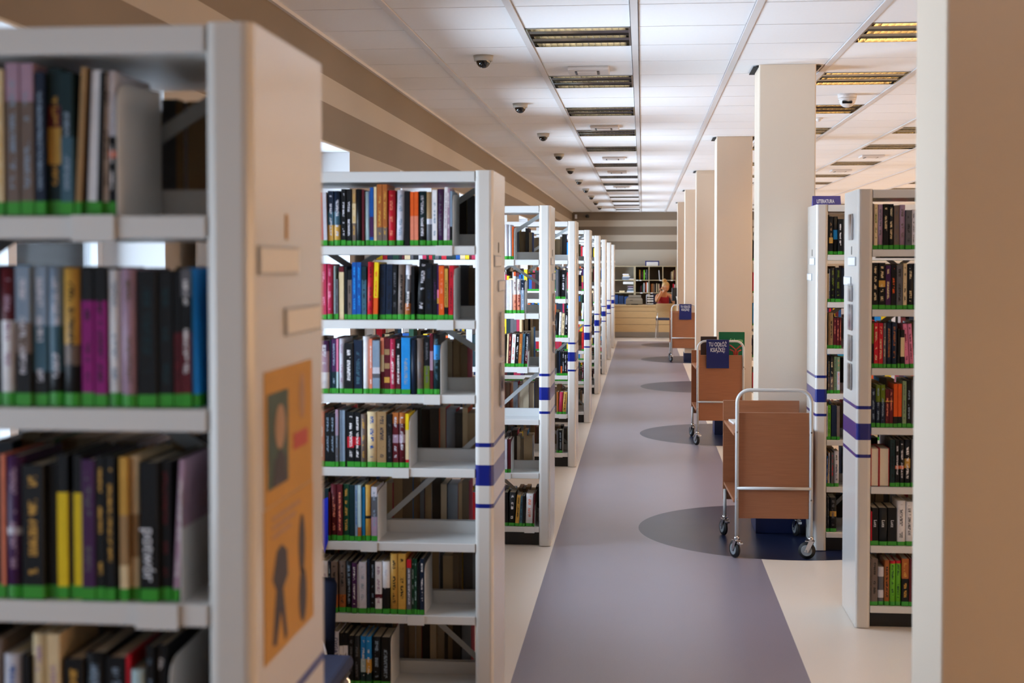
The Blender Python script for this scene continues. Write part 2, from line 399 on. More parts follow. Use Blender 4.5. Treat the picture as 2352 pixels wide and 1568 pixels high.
def lamp_label(ci, k):
    o_ = ['nearest', 'second', 'third', 'fourth', 'fifth', 'sixth', 'seventh', 'eighth', 'ninth', 'tenth', 'eleventh', 'twelfth', 'farthest']
    where = {-1: 'row above the walkway', 2: 'row beside the columns', 4: 'second row beyond the columns', 7: 'third row beyond the columns', 10: 'row by the right wall'}[ci]
    i = LROWS.index(k) - 3
    return 'square louvred ceiling light, %s in the %s' % (o_[max(i, 0)] if i >= 0 else ['added third before the nearest', 'added second before the nearest', 'added one before the nearest'][i + 3], where)
protos = {}
for ci, br in LCOLS.items():
    for k in LROWS:
        if ci < 0 and k < 0: continue
        if br not in protos:
            protos[br] = lamp(ci, k, br, lamp_label(ci, k))
        else:
            dup(protos[br], (TX0 + TW * ci, TY0 + TL * k, CEIL), label=lamp_label(ci, k))
ORD = ['first', 'second', 'third', 'fourth', 'fifth', 'sixth', 'seventh', 'eighth', 'ninth', 'tenth', 'eleventh', 'twelfth', 'thirteenth', 'fourteenth',
       'fifteenth', 'sixteenth', 'seventeenth', 'eighteenth', 'nineteenth', 'twentieth', 'twenty-first', 'twenty-second', 'twenty-third', 'twenty-fourth', 'twenty-fifth', 'twenty-sixth', 'twenty-seventh', 'twenty-eighth']
# dome cameras
def dome():
    t = thing('dome_camera', '', 'camera', (0, 0, CEIL), 0, 'row of dome cameras on the ceiling')
    bm = NB(); cyl(bm, (0, 0, -0.034), (0, 0, 0.0), 0.056, 24, 0.062); obj('camera_base', bm, M['camw'], t)
    bm = NB(); sphere(bm, (0, 0, -0.03), 0.045, (1, 1, 1.05), 20, 12, half=-1); obj('dome_cover', bm, M['camd'], t)
    return t
D0 = dome()
for j in range(10):
    p = (-0.975, 8.41 + 2.562 * j, CEIL)
    l = 'small dark dome camera, %s from the near end of the ceiling row' % ORD[j]
    if j == 0: D0.location = p; D0['label'] = l
    else: dup(D0, p, label=l)
t = thing('dome_camera', 'larger cream dome camera among the ceiling lights beyond the columns', 'camera', (1.54, 10.6, CEIL))
bm = NB(); cyl(bm, (0, 0, -0.03), (0, 0, 0), 0.07, 24, 0.072); cyl(bm, (0, 0, -0.045), (0, 0, -0.03), 0.066, 24, 0.068); obj('camera_base', bm, M['emerg'], t)
bm = NB(); sphere(bm, (0, 0, -0.045), 0.062, (1, 1, 0.9), 20, 12, half=-1); obj('dome_cover', bm, M['emerg'], t)
bm = NB(); box(bm, -0.045, 0.03, -0.06, -0.03, -0.075, -0.052, 0.006); obj('lens_window', bm, M['camd'], t)
t = thing('smoke_detector', 'tiny cream smoke detector on the ceiling beyond the nearest column', 'detector', (1.54, 12.3, CEIL))
bm = NB(); cyl(bm, (0, 0, -0.012), (0, 0, 0), 0.035, 16, 0.042); obj('detector_base', bm, M['emerg'], t)
bm = NB(); sphere(bm, (0, 0, -0.012), 0.024, (1, 1, 1), 14, 8, half=-1); obj('detector_head', bm, M['emerg'], t)
# square emergency lights
def emerg():
    t = thing('emergency_light', '', 'emergency light', (0, 0, CEIL), 0, 'square emergency lights between the ceiling lights')
    bm = NB(); box(bm, -0.135, 0.135, -0.14, 0.14, -0.024, 0, 0.008); obj('light_body', bm, M['emerg'], t)
    bm = NB(); box(bm, -0.09, 0.07, -0.07, 0.09, -0.028, -0.023, 0.003); obj('light_lens', bm, M['dark'], t)
    bm = NB(); box(bm, -0.074, 0.054, -0.085, 0.072, -0.031, -0.024, 0.004); obj('lens_cover', bm, M['emerg'], t)
    return t
E0 = emerg(); first = True
for ex, row in [(-1, 3), (-1, 9), (-1, 15), (-1, 19), (-1, 25), (4, 15), (4, 19)]:
    p = (TX0 + TW * (ex + 0.5), TY0 + TL * (row + 0.5), CEIL)
    n = {3: 'nearest', 9: 'second', 15: 'third', 19: 'fourth', 25: 'farthest'}[row] if ex < 0 else {15: 'nearer', 19: 'farther'}[row]
    l = 'white square emergency light on the ceiling, %s %s' % (n, 'above the walkway' if ex < 0 else 'beyond the columns')
    if first: E0.location = p; E0['label'] = l; first = False
    else: dup(E0, p, label=l)
# sensor and camera on the far wall
bm = NB(); box(bm, -0.03, 0.03, -0.04, 0, -0.055, 0.055, 0.008); tag(obj('motion_sensor', bm, M['whitep'], None, (-1.684, WFAR, 2.905)), 'small white motion sensor high in the far corner', 'sensor')
t = thing('wall_camera', 'small black camera high on the striped far wall', 'camera', (-1.395, WFAR, 2.915))
bm = NB(); cyl(bm, (0, -0.02, 0), (0, 0, 0), 0.045, 16); obj('camera_base', bm, M['dark'], t)
bm = NB(); cyl(bm, (0.03, -0.12, -0.02), (0, -0.02, 0), 0.028, 16); obj('camera_body', bm, M['dark'], t)

# ================================================================== BOOKCASES
DEP = 0.45
LV_U1 = [1.822, 1.54, 1.254, 0.974, 0.69, 0.41, 0.125]
LV_U2 = [1.815, 1.533, 1.249, 0.967, 0.682, 0.403, 0.12]
LV_U3 = [1.768, 1.437, 1.107, 0.783, 0.452, 0.12]
LV_RA = [1.813, 1.528, 1.248, 0.964, 0.681, 0.398, 0.109]
LV_RB = [1.797, 1.511, 1.23, 0.957, 0.676, 0.391, 0.115]
def end_frame(t, x0, x1, sgn):
    bm = NB(); box(bm, x0, x1, 0, DEP, 0.004, 2.1, 0.016, 3, only='z')
    return obj('end_panel', bm, M['end'], t)
def holder(par, x, y, z, sgn, w_=0.23, h=0.044):
    bm = NB(); s = 0.004 * sgn
    box(bm, min(x, x + s), max(x, x + s), y - w_ / 2, y + w_ / 2, z - h / 2, z + h / 2, 0.001)
    o = obj('label_holder', bm, M['card'], par)
    bm = NB(); box(bm, min(x + s, x + 1.3 * s), max(x + s, x + 1.3 * s), y - w_ / 2 + 0.004, y + w_ / 2 - 0.004, z - h / 2 + 0.004, z + h / 2 - 0.004)
    obj('label_card', bm, M['paper'], o)
    return o
def pockets(par, x, y, zs, sgn):
    for z0, z1 in zs:
        bm = NB(); a, b = sorted((x, x + 0.0025 * sgn)); box(bm, a, b, y - 0.05, y + 0.05, z0 + 0.008, z1 - 0.03)
        p = obj('leaflet', bm, M['card'], par)
        bm = NB(); a, b = sorted((x + 0.003 * sgn, x + 0.010 * sgn)); box(bm, a, b, y - 0.062, y + 0.062, z0, z1 - 0.012, 0.002)
        obj('clear_pocket', bm, M['clear'], par)
def bookcase(X0, X1, D, levels, side, label, holders=True, pk=None):
    """side +1: the visible end panel is at X1, -1: at X0."""
    t = thing('bookcase', label, 'bookcase', (X0, D, 0)); W_ = X1 - X0; e = 0.07
    ea = end_frame(t, 0, e, -1); eb = end_frame(t, W_ - e, W_, 1)
    bm = NB(); box(bm, e, W_ - e, 0.004, DEP - 0.004, 2.058, 2.098, 0.003); obj('top_panel', bm, M['white'], t)
    for z in levels:
        for f in (0, 1):
            bm = NB()
            y0, y1 = (0.003, 0.213) if f == 0 else (DEP - 0.213, DEP - 0.003)
            box(bm, e, W_ - e, y0, y1, z - 0.033, z, 0.002, 1)
            yl = (y1 - 0.0035, y1) if f == 0 else (y0, y0 + 0.0035)
            box(bm, e, W_ - e, yl[0], yl[1], z - 0.005, z + 0.048)
            obj('shelf', bm, M['white'], t)
    bm = NB(); zk = min(levels) - 0.034
    box(bm, e, W_ - e, 0.05, DEP - 0.05, 0.0, zk - 0.002); obj('kick_plate', bm, M['kick'], t)
    nb = max(1, round(W_ / 1.05)); bw = (W_ - 2 * e) / nb
    for b in range(nb):
        xa = e + bw * b; xb = xa + bw
        for zt, zb in ((2.05, 1.40), (1.07, 0.17)):
            for q in (0, 1):
                p0, p1 = ((xa, zb), (xb, zt)) if q == 0 else ((xa, zt), (xb, zb))
                dx, dz = p1[0] - p0[0], p1[1] - p0[1]; l = math.hypot(dx, dz); nx, nz = -dz / l * 0.014, dx / l * 0.014
                y = DEP / 2 + (-0.003 if q else 0.001); bm = NB(); vs = []
                for yy in (y, y + 0.002):
                    for (px, pz) in ((p0[0] + nx, p0[1] + nz), (p1[0] + nx, p1[1] + nz), (p1[0] - nx, p1[1] - nz), (p0[0] - nx, p0[1] - nz)):
                        vs.append(bm.verts.new((min(max(px, e), W_ - e), yy, pz)))
                for fi in ((0, 1, 2, 3), (7, 6, 5, 4), (0, 4, 5, 1), (1, 5, 6, 2), (2, 6, 7, 3), (3, 7, 4, 0)): bm.faces.new([vs[i] for i in fi])
                obj('brace', bm, M['brace'], t)
    if holders:
        ep, x, s = (eb, W_, 1) if side > 0 else (ea, 0, -1)
        holder(ep, x, 0.14 if side > 0 else 0.17, 1.757, s); holder(ep, x, 0.29 if side > 0 else 0.31, 1.66, s)
        bm = NB(); a, b = sorted((x, x + s * 0.002)); box(bm, a, b, 0.185, 0.195, 1.79, 1.83); obj('price_mark', bm, M['yellow'] if D < 3 else M['dark'], ep).name = 'slot_marker'
        if pk: pockets(ep, x, pk[0], pk[1], s)
    return t
LX0, LX1 = -1.72, -0.56
LD = [1.93 + 3.248 * k for k in range(9)]
LD[0] = 1.935; LD[1] = 5.15; LD[2] = 8.39
CN = ['nearest left bookcase', 'second left bookcase', 'third left bookcase', 'fourth left bookcase', 'fifth left bookcase']
ext = ['with two yellow posters taped to its end', 'with pale leaflet pockets on its end', 'third along the walkway with many empty shelves', 'fourth along the walkway on the window side',
       'fifth along the walkway on the window side', 'sixth along the walkway on the window side', 'seventh along the walkway on the window side', 'eighth along the walkway on the window side', 'farthest along the walkway on the window side']
cases = []
for k, D in enumerate(LD):
    lv = LV_U1 if k == 0 else LV_U2 if k == 1 else LV_U3
    cases.append(bookcase(LX0, LX1, D, lv, 1, ('white metal bookcase ' + ('nearest the camera ' if k == 0 else 'second from the camera ' if k == 1 else '') + ext[k]), True,
             (0.27, [(0.98 + 0.2 * j, 1.17 + 0.2 * j) for j in (1, 2)]) if k in (1, 2) else None))
RA = bookcase(1.02, 3.0, 6.65, LV_RA, -1, 'white metal bookcase with clear leaflet pockets, nearest on the column side', True, (0.19, [(1.13, 1.27), (1.27, 1.41), (1.42, 1.56), (1.56, 1.66), (1.86, 2.0)]))
RB = bookcase(1.045, 3.0, 8.42, LV_RB, -1, 'white metal bookcase beside the nearest trolley, behind the leaflet pocket one', True, None)
RC = bookcase(1.045, 3.0, 14.1, LV_U3, -1, 'white metal bookcase glimpsed between the first two tall columns', True, None)

# posters on the end of the nearest bookcase
def plate(par_loc, y0, y1, z0, z1, th, m, nm, label=None, cat=None, x=-0.56, parent=None, skew=0.0):
    bm = NB(); vs = []
    for dx in (0, th):
        for (y, z) in ((y0, z0), (y1, z0 + skew), (y1, z1 + skew), (y0, z1)): vs.append(bm.verts.new((x + dx, y, z)))
    for fi in ((0, 1, 2, 3), (7, 6, 5, 4), (0, 4, 5, 1), (1, 5, 6, 2), (2, 6, 7, 3), (3, 7, 4, 0)): bm.faces.new([vs[i] for i in fi])
    return obj(nm, bm, m, parent)
def fig(parent, nm, pts, m, x):
    bm = NB(); a = [bm.verts.new((x, y, z)) for y, z in pts]; b = [bm.verts.new((x + 0.0006, y, z)) for y, z in pts]
    bm.faces.new(a); bm.faces.new(b[::-1]); n = len(pts)
    for i in range(n): bm.faces.new([a[i], a[(i + 1) % n], b[(i + 1) % n], b[i]])
    return obj(nm, bm, m, parent)
ep_x = -0.5595
p1 = plate(None, 1.99, 2.285, 1.385, 1.59, 0.0008, M['yellow'], 'poster', x=ep_x); tag(p1, 'yellow poster with a dark portrait, upper sheet on the nearest bookcase end', 'poster')
fig(p1, 'portrait_picture', [(2.005, 1.41), (2.125, 1.41), (2.125, 1.555), (2.005, 1.555)], M['figg'], ep_x + 0.001)
def ell(cy, cz, ry, rz, n=18): return [(cy + ry * math.cos(2 * PI * i / n), cz + rz * math.sin(2 * PI * i / n)) for i in range(n)]
fig(p1, 'portrait_face', ell(2.075, 1.50, 0.03, 0.035), M['figs'], ep_x + 0.0018)
fig(p1, 'portrait_body', [(2.03, 1.411), (2.115, 1.411), (2.105, 1.45), (2.075, 1.465), (2.045, 1.45)], M['figd'], ep_x + 0.0018)
fig(p1, 'side_figure', ell(2.215, 1.535, 0.018, 0.038), M['figs'], ep_x + 0.001)
fig(p1, 'red_lettering', [(2.16, 1.452), (2.25, 1.452), (2.25, 1.478), (2.16, 1.478)], M['redp'], ep_x + 0.001)
p2 = plate(None, 1.985, 2.29, 1.15, 1.383, 0.0008, M['yellow'], 'poster', x=ep_x); tag(p2, 'yellow poster with two dark standing figures, lower sheet on the nearest bookcase end', 'poster')
fig(p2, 'figure_dress', [(2.03, 1.27), (2.055, 1.31), (2.085, 1.315), (2.115, 1.30), (2.12, 1.26), (2.09, 1.245), (2.05, 1.25)], M['figd'], ep_x + 0.001)
fig(p2, 'figure_legs', [(2.05, 1.25), (2.09, 1.247), (2.115, 1.165), (2.1, 1.16), (2.078, 1.215), (2.05, 1.165), (2.03, 1.17)], M['figd'], ep_x + 0.001)
fig(p2, 'second_figure', ell(2.21, 1.29, 0.02, 0.05), M['figd'], ep_x + 0.001)
fig(p2, 'second_figure_skirt', ell(2.215, 1.205, 0.025, 0.045), M['figd'], ep_x + 0.001)
for j in range(3): fig(p2, 'headline', [(2.03, 1.36 - 0.014 * j), (2.2 - 0.03 * j, 1.36 - 0.014 * j), (2.2 - 0.03 * j, 1.366 - 0.014 * j), (2.03, 1.366 - 0.014 * j)], M['figs'], ep_x + 0.001)

# ================================================================== BOOKS
PAL = {'K': ('#0d0f13', 'black'), 'N': ('#142238', 'navy'), 'D': ('#0c2a30', 'dark teal'), 'F': ('#12402c', 'dark green'), 'G': ('#5f7018', 'olive'),
       'W': ('#e4e2e4', 'white'), 'C': ('#dcc69c', 'cream'), 'R': ('#c01c2e', 'red'), 'M': ('#5a1620', 'maroon'), 'O': ('#dd5a1e', 'orange'),
       'Y': ('#e8c81c', 'yellow'), 'T': ('#a08058', 'tan'), 'L': ('#c9c8d2', 'pale grey'), 'E': ('#5c5c62', 'grey'), 'P': ('#43204e', 'purple'),
       'V': ('#a88ba0', 'mauve'), 'B': ('#12509c', 'blue'), 'A': ('#1f8ad6', 'sky blue'), 'I': ('#dd7ea0', 'pink'), 'S': ('#8396aa', 'blue-grey'),
       'J': ('#b4ccd0', 'pale blue'), 'X': ('#a8602c', 'brown'), 'H': ('#6f6058', 'taupe'), 'U': ('#c89a45', 'ochre'), 'Q': ('#b62c50', 'crimson'),
       'Z': ('#7c9470', 'sage green'), 'g': ('#6ab42c', 'lime green'), 'm': ('#8c1874', 'magenta'), 'c': ('#e08468', 'coral'), 't': ('#3c5f70', 'teal-grey')}
def cover_mesh(w_, h, d, segs, txt, flat):
    """U shaped cover: spine to the front (y=0), boards running back; bands of colour up the spine."""
    bm = NB(); cl = bm.loops.layers.float_color.new('Col'); tl = bm.loops.layers.float_color.new('Txt'); ul = bm.loops.layers.uv.new('uv')
    th = min(0.0022, w_ * 0.16); b = 0.0 if flat else min(0.004, w_ * 0.13)
    out = [(0, d), (0, 0.002 + b)] + ([(w_ * 0.12, b * 0.35), (w_ * 0.5, 0), (w_ * 0.88, b * 0.35)] if b else [(w_ * 0.05, 0), (w_ * 0.95, 0)]) + [(w_, 0.002 + b), (w_, d)]
    n = len(out); inn = []
    for i, (x, y) in enumerate(out):
        inn.append((min(max(x, th), w_ - th), d if i in (0, n - 1) else max(y, b + th + 0.002)))
    zs = [0.0]; cs = []
    top = 1.0; seq = []
    for f, c in segs: seq.append((1 - f, c))
    seq = seq[::-1]                                     # bottom to top: (lower bound fraction, colour)
    prev = 0.0
    for i, (f0, c) in enumerate(seq):
        f1 = seq[i + 1][0] if i + 1 < len(seq) else 1.0
        zs.append(f1 * h); cs.append(c)
    def ring(z): return [bm.verts.new((x, y, z)) for x, y in out], [bm.verts.new((x, y, z)) for x, y in inn]
    tc = txt or (0, 0, 0)
    def face(vs, col, uvs=None, a=0.0):
        f = bm.faces.new(vs)
        for i, lp in enumerate(f.loops):
            lp[cl] = (*col, 1); lp[tl] = (*tc, a); lp[ul].uv = uvs[i] if uvs else (0, 0)
        return f
    rs = [ring(z) for z in zs]
    for j, c in enumerate(cs):
        (o0, i0_), (o1, i1_) = rs[j], rs[j + 1]; v0, v1 = zs[j] / h, zs[j + 1] / h
        for k in range(n - 1):
            u0, u1 = out[k][0] / w_, out[k + 1][0] / w_; sp_ = 0 < k < n - 2
            f = face([o0[k], o1[k], o1[k + 1], o0[k + 1]], c, [(u0, v0), (u0, v1), (u1, v1), (u1, v0)], 1.0 if (txt and sp_) else 0.0)
            f.smooth = sp_ and not flat
            face([i0_[k], i0_[k + 1], i1_[k + 1], i1_[k]], c)
        for k in (0, n - 1): face([o0[k], i0_[k], i1_[k], o1[k]] if k == 0 else [o0[k], o1[k], i1_[k], i0_[k]], c)
    for r_, c in ((rs[0], cs[0]), (rs[-1], cs[-1])):
        for k in range(n - 1): face([r_[0][k], r_[0][k + 1], r_[1][k + 1], r_[1][k]], c)
    return mesh('book_cover', bm, M['cover'])
def parse(spec):
    body, _, tx = spec.partition('*'); segs = []; i = 0; cols = []
    while i < len(body):
        c = body[i]; i += 1; num = ''
        while i < len(body) and body[i].isdigit(): num += body[i]; i += 1
        segs.append([lin(PAL[c][0]), float(num) / 100 if num else 1.0]); cols.append(PAL[c][1])
    out = []; s0 = 0
    res = [(f, c) for c, f in segs]                      # upper part ends at fraction f from the top
    names = []
    for c in cols:
        if c not in names: names.append(c)
    tcol = lin(PAL[tx[0]][0]) if tx else None
    return res, tcol, names, tx[:1]
def make_book(x, y, z, w_, h, d, spec, lean=0.0, rev=False, label=None, group=None, tape=True, title=None):
    segs, tcol, names, _ = parse(spec); flat = w_ < 0.02 or R.random() < 0.5
    me = cover_mesh(w_, h, d, segs, None if title else tcol, flat)
    o = link('book', me, None, (x, y, z), (0, lean, 0))
    if lean > 0: o.location.z += w_ * math.sin(lean)
    if rev: o.rotation_euler = (0, 0, PI); o.location = (x + w_, y + d, z)
    tag(o, label, 'book', group)
    th = min(0.0022, w_ * 0.16)
    bm = NB(); b = 0.0 if flat else min(0.004, w_ * 0.13)
    box(bm, th + 0.0001, w_ - th - 0.0001, b + th + 0.003, d - 0.003, 0.003, h - 0.003); obj('pages', bm, M['pages'], o)
    if tape and not rev:
        bm = NB(); hh = 0.020 + R.uniform(-0.001, 0.002); e = 0.0005
        bb = b; pr = [(-e, 0.035), (-e, 0.002 + bb)] + ([(w_ * 0.12, bb * 0.35 - e), (w_ * 0.5, -e), (w_ * 0.88, bb * 0.35 - e)] if bb else [(w_ * 0.05 - e, -e), (w_ * 0.95 + e, -e)]) + [(w_ + e, 0.002 + bb), (w_ + e, 0.035)]
        lo = [bm.verts.new((a, c, 0.0008)) for a, c in pr]; hi = [bm.verts.new((a, c, hh)) for a, c in pr]
        for k in range(len(pr) - 1): bm.faces.new([lo[k], lo[k + 1], hi[k + 1], hi[k]])
        obj('spine_label', bm, M['tape'], o)
    if title:
        s, sz, m_, sx, zc, up = title
        text('spine_title', s, o, (w_ * 0.5, -0.0012, zc), (PI / 2, PI / 2 if not up else -PI / 2, 0), sz, M[m_], sx)
    return o
CASE_NAME = {}
NBOOK = [0]
def row(case, D, z, zoom, data, lvl, nlv, frm='bookend', inset=0.012, dd=(0.13, 0.17)):
    """data: 'xl xr ytop spec [lean] [flags]' in the pixels of a zoomed crop (scale, x0, y0) of the photograph, turned into metres on the shelf plane."""
    sc_, x0, y0 = zoom; items = []
    for ln in data.strip().split(';'):
        p = ln.split()
        if not p: continue
        xl, xr, yt = float(p[0]) / sc_ + x0, float(p[1]) / sc_ + x0, float(p[2]) / sc_ + y0
        if len(p) == 5 and p[4].isalpha(): p.insert(4, '0')
        lean = float(p[4]) if len(p) > 4 else 0.0
        X1 = onY(xl, 784, D + inset)[0]; X2 = onY(xr, 784, D + inset)[0]; H = onY(xl, yt, D + inset)[1] - z
        if X2 < 0: X2 = min(X2, LX1 - 0.0715)
        else: X1 = max(X1, (1.02 if D < 7 else 1.045) + 0.0715); X2 = max(X2, X1 + 0.006)
        items.append([X1, X2, H, p[3], math.radians(lean), p[5] if len(p) > 5 else ''])
    items.sort(key=lambda a: a[0]); n = len(items); prev = -9
    shelfn = ('top shelf' if lvl == 0 else 'bottom shelf' if lvl == nlv - 1 else ORD[lvl] + ' shelf down')
    for i, (a, b, H, spec, lean, fl) in enumerate(items):
        a = max(a, prev + 0.0006); b = max(b - 0.0006, a + 0.006); prev = b
        H = max(0.12, min(H, 0.243 if nlv == 7 else 0.284))
        names = parse(spec)[2]; k = ORD[(n - 1 - i) if frm == 'bookend' else i]
        look = names[0] if len(names) == 1 else names[0] + ' and ' + names[1]
        lab = '%s book, %s from %s, %s of %s' % (look, k, frm, shelfn, case)
        if 'r' in fl: lab = 'red book turned pages outward, %s from %s, %s of %s' % (k, frm, shelfn, case)
        if len(lab.replace('-', ' ').split()) > 16: lab = lab.replace(look, names[0])
        title = {'p': ('potwór', 0.026, 'whitep', 1.0, 0.07, False), 'd': ('DYGAT', 0.022, 'navy', 1.0, 0.15, False), 'l': ('Lutz', 0.020, 'whitep', 1.0, 0.105, False)}.get(fl[:1] if fl else '', None)
        make_book(a, D + inset + R.uniform(-0.003, 0.006), z + 0.0008, b - a, H, R.uniform(*dd), spec, lean, 'r' in fl, lab, 'books on the %s of the %s' % (shelfn, case), 'n' not in fl, title)
        NBOOK[0] += 1
def bookend(case, D, z, px, clip=True, inset=0.006, lvl=0, nlv=7, wide=0.064):
    X = onY(px, 784, D + inset)[0]
    shelfn = ('top shelf' if lvl == 0 else 'bottom shelf' if lvl == nlv - 1 else ORD[lvl] + ' shelf down')
    t = thing('bookend', 'thin white metal bookend on the %s of the %s' % (shelfn, case), 'bookend', (X, D, z), 0, 'bookends')
    bm = NB(); y0, y1, h = 0.012, 0.195, 0.195; r = 0.03; th = 0.0015
    pts = [(y0, 0.0), (y0, h - r)] + [(y0 + r - r * math.cos(a), h - r + r * math.sin(a)) for a in (PI / 8, PI / 4, 3 * PI / 8, PI / 2)] + [(y1, h + 0.008), (y1, 0.0)]
    A = [bm.verts.new((0, y, zz)) for y, zz in pts]; B = [bm.verts.new((th, y, zz)) for y, zz in pts]
    bm.faces.new(A); bm.faces.new(B[::-1])
    for i in range(len(pts)): bm.faces.new([A[i], A[(i + 1) % len(pts)], B[(i + 1) % len(pts)], B[i]])
    obj('upright_plate', bm, M['white'], t)
    if clip:
        bm = NB(); box(bm, -wide, 0.0, -0.0015, 0.001, -0.037, 0.0012, 0.0004, 1); obj('front_clip', bm, M['white'], t)
    return t
C1, C2, C3, C4, C5, CA, CB = CN[0], CN[1], CN[2], CN[3], CN[4], 'nearest right bookcase', 'second right bookcase'
D1, D2, D3, D4, D5 = LD[0], LD[1], LD[2], LD[3], LD[4]
# ---- nearest left bookcase
Z1 = (2.8, 0, 0)
row(C1, D1, LV_U1[0], Z1, '''-60 -8 430 K*W;-8 42 450 C*U;55 145 410 V25H*S;147 235 412 V25H*S;240 306 470 N*S;308 402 440 D25M40U65D*U;404 488 470 D45t*S;
 492 530 435 T 3;532 556 445 N 3;560 626 455 W 2.5;630 662 465 K 2;664 702 480 W*K 1;704 745 460 L45K55O60K*W''', 0, 7)
bookend(C1, D1, LV_U1[0], 750 / 2.8, lvl=0)
row(C1, D1, LV_U1[1], (3.016, 0, 500), '''-90 -4 345 K*W;-2 103 350 M38W*V;106 214 338 S40H62K*L;217 324 342 S42t75K*L;327 434 340 S42t75K*L;440 555 350 U55H70K*K;
 562 648 345 K24m*K;650 738 345 K24m*K;742 838 362 W*S;841 943 352 V*H;950 1084 368 K*D;1088 1196 372 K*D;1199 1245 376 K45M*K;1248 1324 358 E20K45M*W;1326 1372 352 A -2''', 1, 7, 'upright')
row(C1, D1, LV_U1[2], (2.667, 0, 980), '''-80 -2 200 K*W;-2 12 170 c;15 122 180 P50L55P*V;128 264 235 K*U;267 330 232 K;334 404 175 K26Y;407 416 400 K;418 490 180 K26Y;492 578 205 P*E;580 636 182 K*U;
 640 700 185 K*U;725 779 190 U40T75C;781 836 188 C40T70C;850 962 218 K*W 0 p;965 1034 214 K*M;1046 1082 205 V*W 3''', 2, 7)
bookend(C1, D1, LV_U1[2], 1088 / 2.667, lvl=2)
row(C1, D1, LV_U1[3], (2.667, 0, 980), '''-60 -4 1300 H;0 113 1392 L*B;116 166 1396 K;172 265 1272 C*V;268 352 1272 C*V;368 490 1425 K*U;494 620 1392 K*S;625 752 1418 K12K*S;756 776 1400 R;780 870 1490 J;
 876 930 1350 K*S;934 1000 1345 K*W''', 3, 7)
bookend(C1, D1, LV_U1[3], 1015 / 2.667, lvl=3)
# ---- second left bookcase
q = 6.19
row(C2, D2, LV_U2[0], (q, 720, 410), '''-20 30 190 K;32 76 200 K;80 150 200 R*M -1.2;152 205 200 L -1.2;207 290 178 N38t62U*L;292 392 178 N38t62U*L;400 465 150 K*L;467 545 150 K*L;552 606 155 T25C60H*U;610 690 150 K;692 726 160 M;
 728 804 185 J;806 860 130 B50P85B;864 905 120 C;907 984 85 X70H*U;986 1055 85 X70H*U;1060 1165 170 R*c;1170 1290 165 L*S 1.5;1300 1374 182 K n;1378 1432 192 O45c;1434 1494 188 O45c;1498 1602 182 D60K*L;1606 1685 190 T50L60E;
 1690 1762 165 W*S;1765 1848 150 P*E;1850 1900 125 W*V 1;1902 1940 140 V*W;1942 1974 180 S65K''', 0, 7)
row(C2, D2, LV_U2[1], (q, 720, 580), '''-20 50 170 K;52 106 160 E;108 192 165 Q*I;194 276 165 Q*I;285 309 190 J;312 352 380 E*K;360 432 205 M10C 0 n;436 478 200 K;482 545 250 K20H*K;550 614 140 B*A;616 684 140 B*A;690 758 200 D25t*K;
 765 845 135 R*M 1;850 914 140 Y62O*O 1.5;930 1020 165 N*K 1;1026 1114 168 N*K 1;1118 1190 180 K*E;1200 1292 170 H*K 1;1298 1384 180 L18E50K70X*W 1.5;1390 1440 200 K;1446 1582 100 K*L 4;1586 1690 155 K*N;1692 1756 180 K*P;1758 1780 180 P45I60U70P;
 1784 1860 190 O*c;1862 1914 230 U75K*K;1918 1985 188 R*M 1''', 1, 7)
row(C2, D2, LV_U2[2], (q, 720, 750), '''-20 40 190 E;42 80 190 N;84 222 200 P20V60W*L;225 249 190 N;252 318 180 P60D*S;320 352 178 I60J;356 434 175 L*V;438 562 235 K*W;566 694 195 N*t;698 788 142 W;792 836 175 c*W;840 944 200 S50L62E70S;
 950 998 165 c30C60M;1000 1084 165 M20T30M45T55M70U80M;1088 1164 175 Q*W;1168 1240 185 K60M*W;1252 1378 160 A*S;1384 1462 188 N n;1466 1562 170 H*E;1566 1652 160 K50G*E;1656 1702 110 M28V60M;1706 1798 110 K18A42D*t''', 2, 7)
row(C2, D2, LV_U2[3], (q, 720, 920), '''-20 40 170 C;44 74 160 S;78 154 155 c*W;157 230 180 K*S;232 303 180 K*S;307 350 130 V45E*S;356 398 140 S;401 444 140 S;448 470 150 K n;474 576 160 K45R65K*W;580 664 165 K45R60K*W;667 748 195 H*U;755 896 160 C*B;900 1034 160 T*N;
 1040 1114 195 K*E;1117 1206 172 X20M40V55M*L;1208 1302 172 X20M40V55M*L;1304 1352 190 Y30C85R''', 3, 7)
row(C2, D2, LV_U2[4], (q, 720, 1090), '''-40 56 170 H;60 114 190 L*S;118 206 200 D*N;208 232 250 M;236 326 138 M*c;329 404 138 M*c;407 500 140 F*U;504 576 150 D;580 620 155 S*B;622 670 150 J75X;674 720 180 A;724 802 150 U55K60U;812 895 180 L18E55V*S''', 4, 7)
row(C2, D2, LV_U2[5], (q, 720, 1260), '''-30 106 180 K;110 192 175 W*V;196 230 180 N*J;236 328 185 H65X*K;340 444 180 H65X*K;450 530 180 K*S;536 604 200 P*W;607 634 230 W;637 742 190 L*S;750 790 150 N;793 862 172 K*S;868 964 188 W62M70W*V;968 1080 185 W50K*L;
 1084 1194 72 U*K;1197 1308 72 U*K;1320 1384 155 R15E*L;1386 1424 150 F*J;1427 1464 150 F*J;1467 1504 200 K;1507 1566 145 N*W''', 5, 7)
row(C2, D2, LV_U2[6], (q, 720, 1410), '''150 250 255 H;252 344 250 L*S 0 dn;348 404 272 K24W*K;407 472 272 K24W*K;476 560 312 K*E;564 645 312 K*E;652 732 322 A45J72D*W;735 808 322 A45U72D*W;820 945 332 K*S;949 1078 332 K*S''', 6, 7)
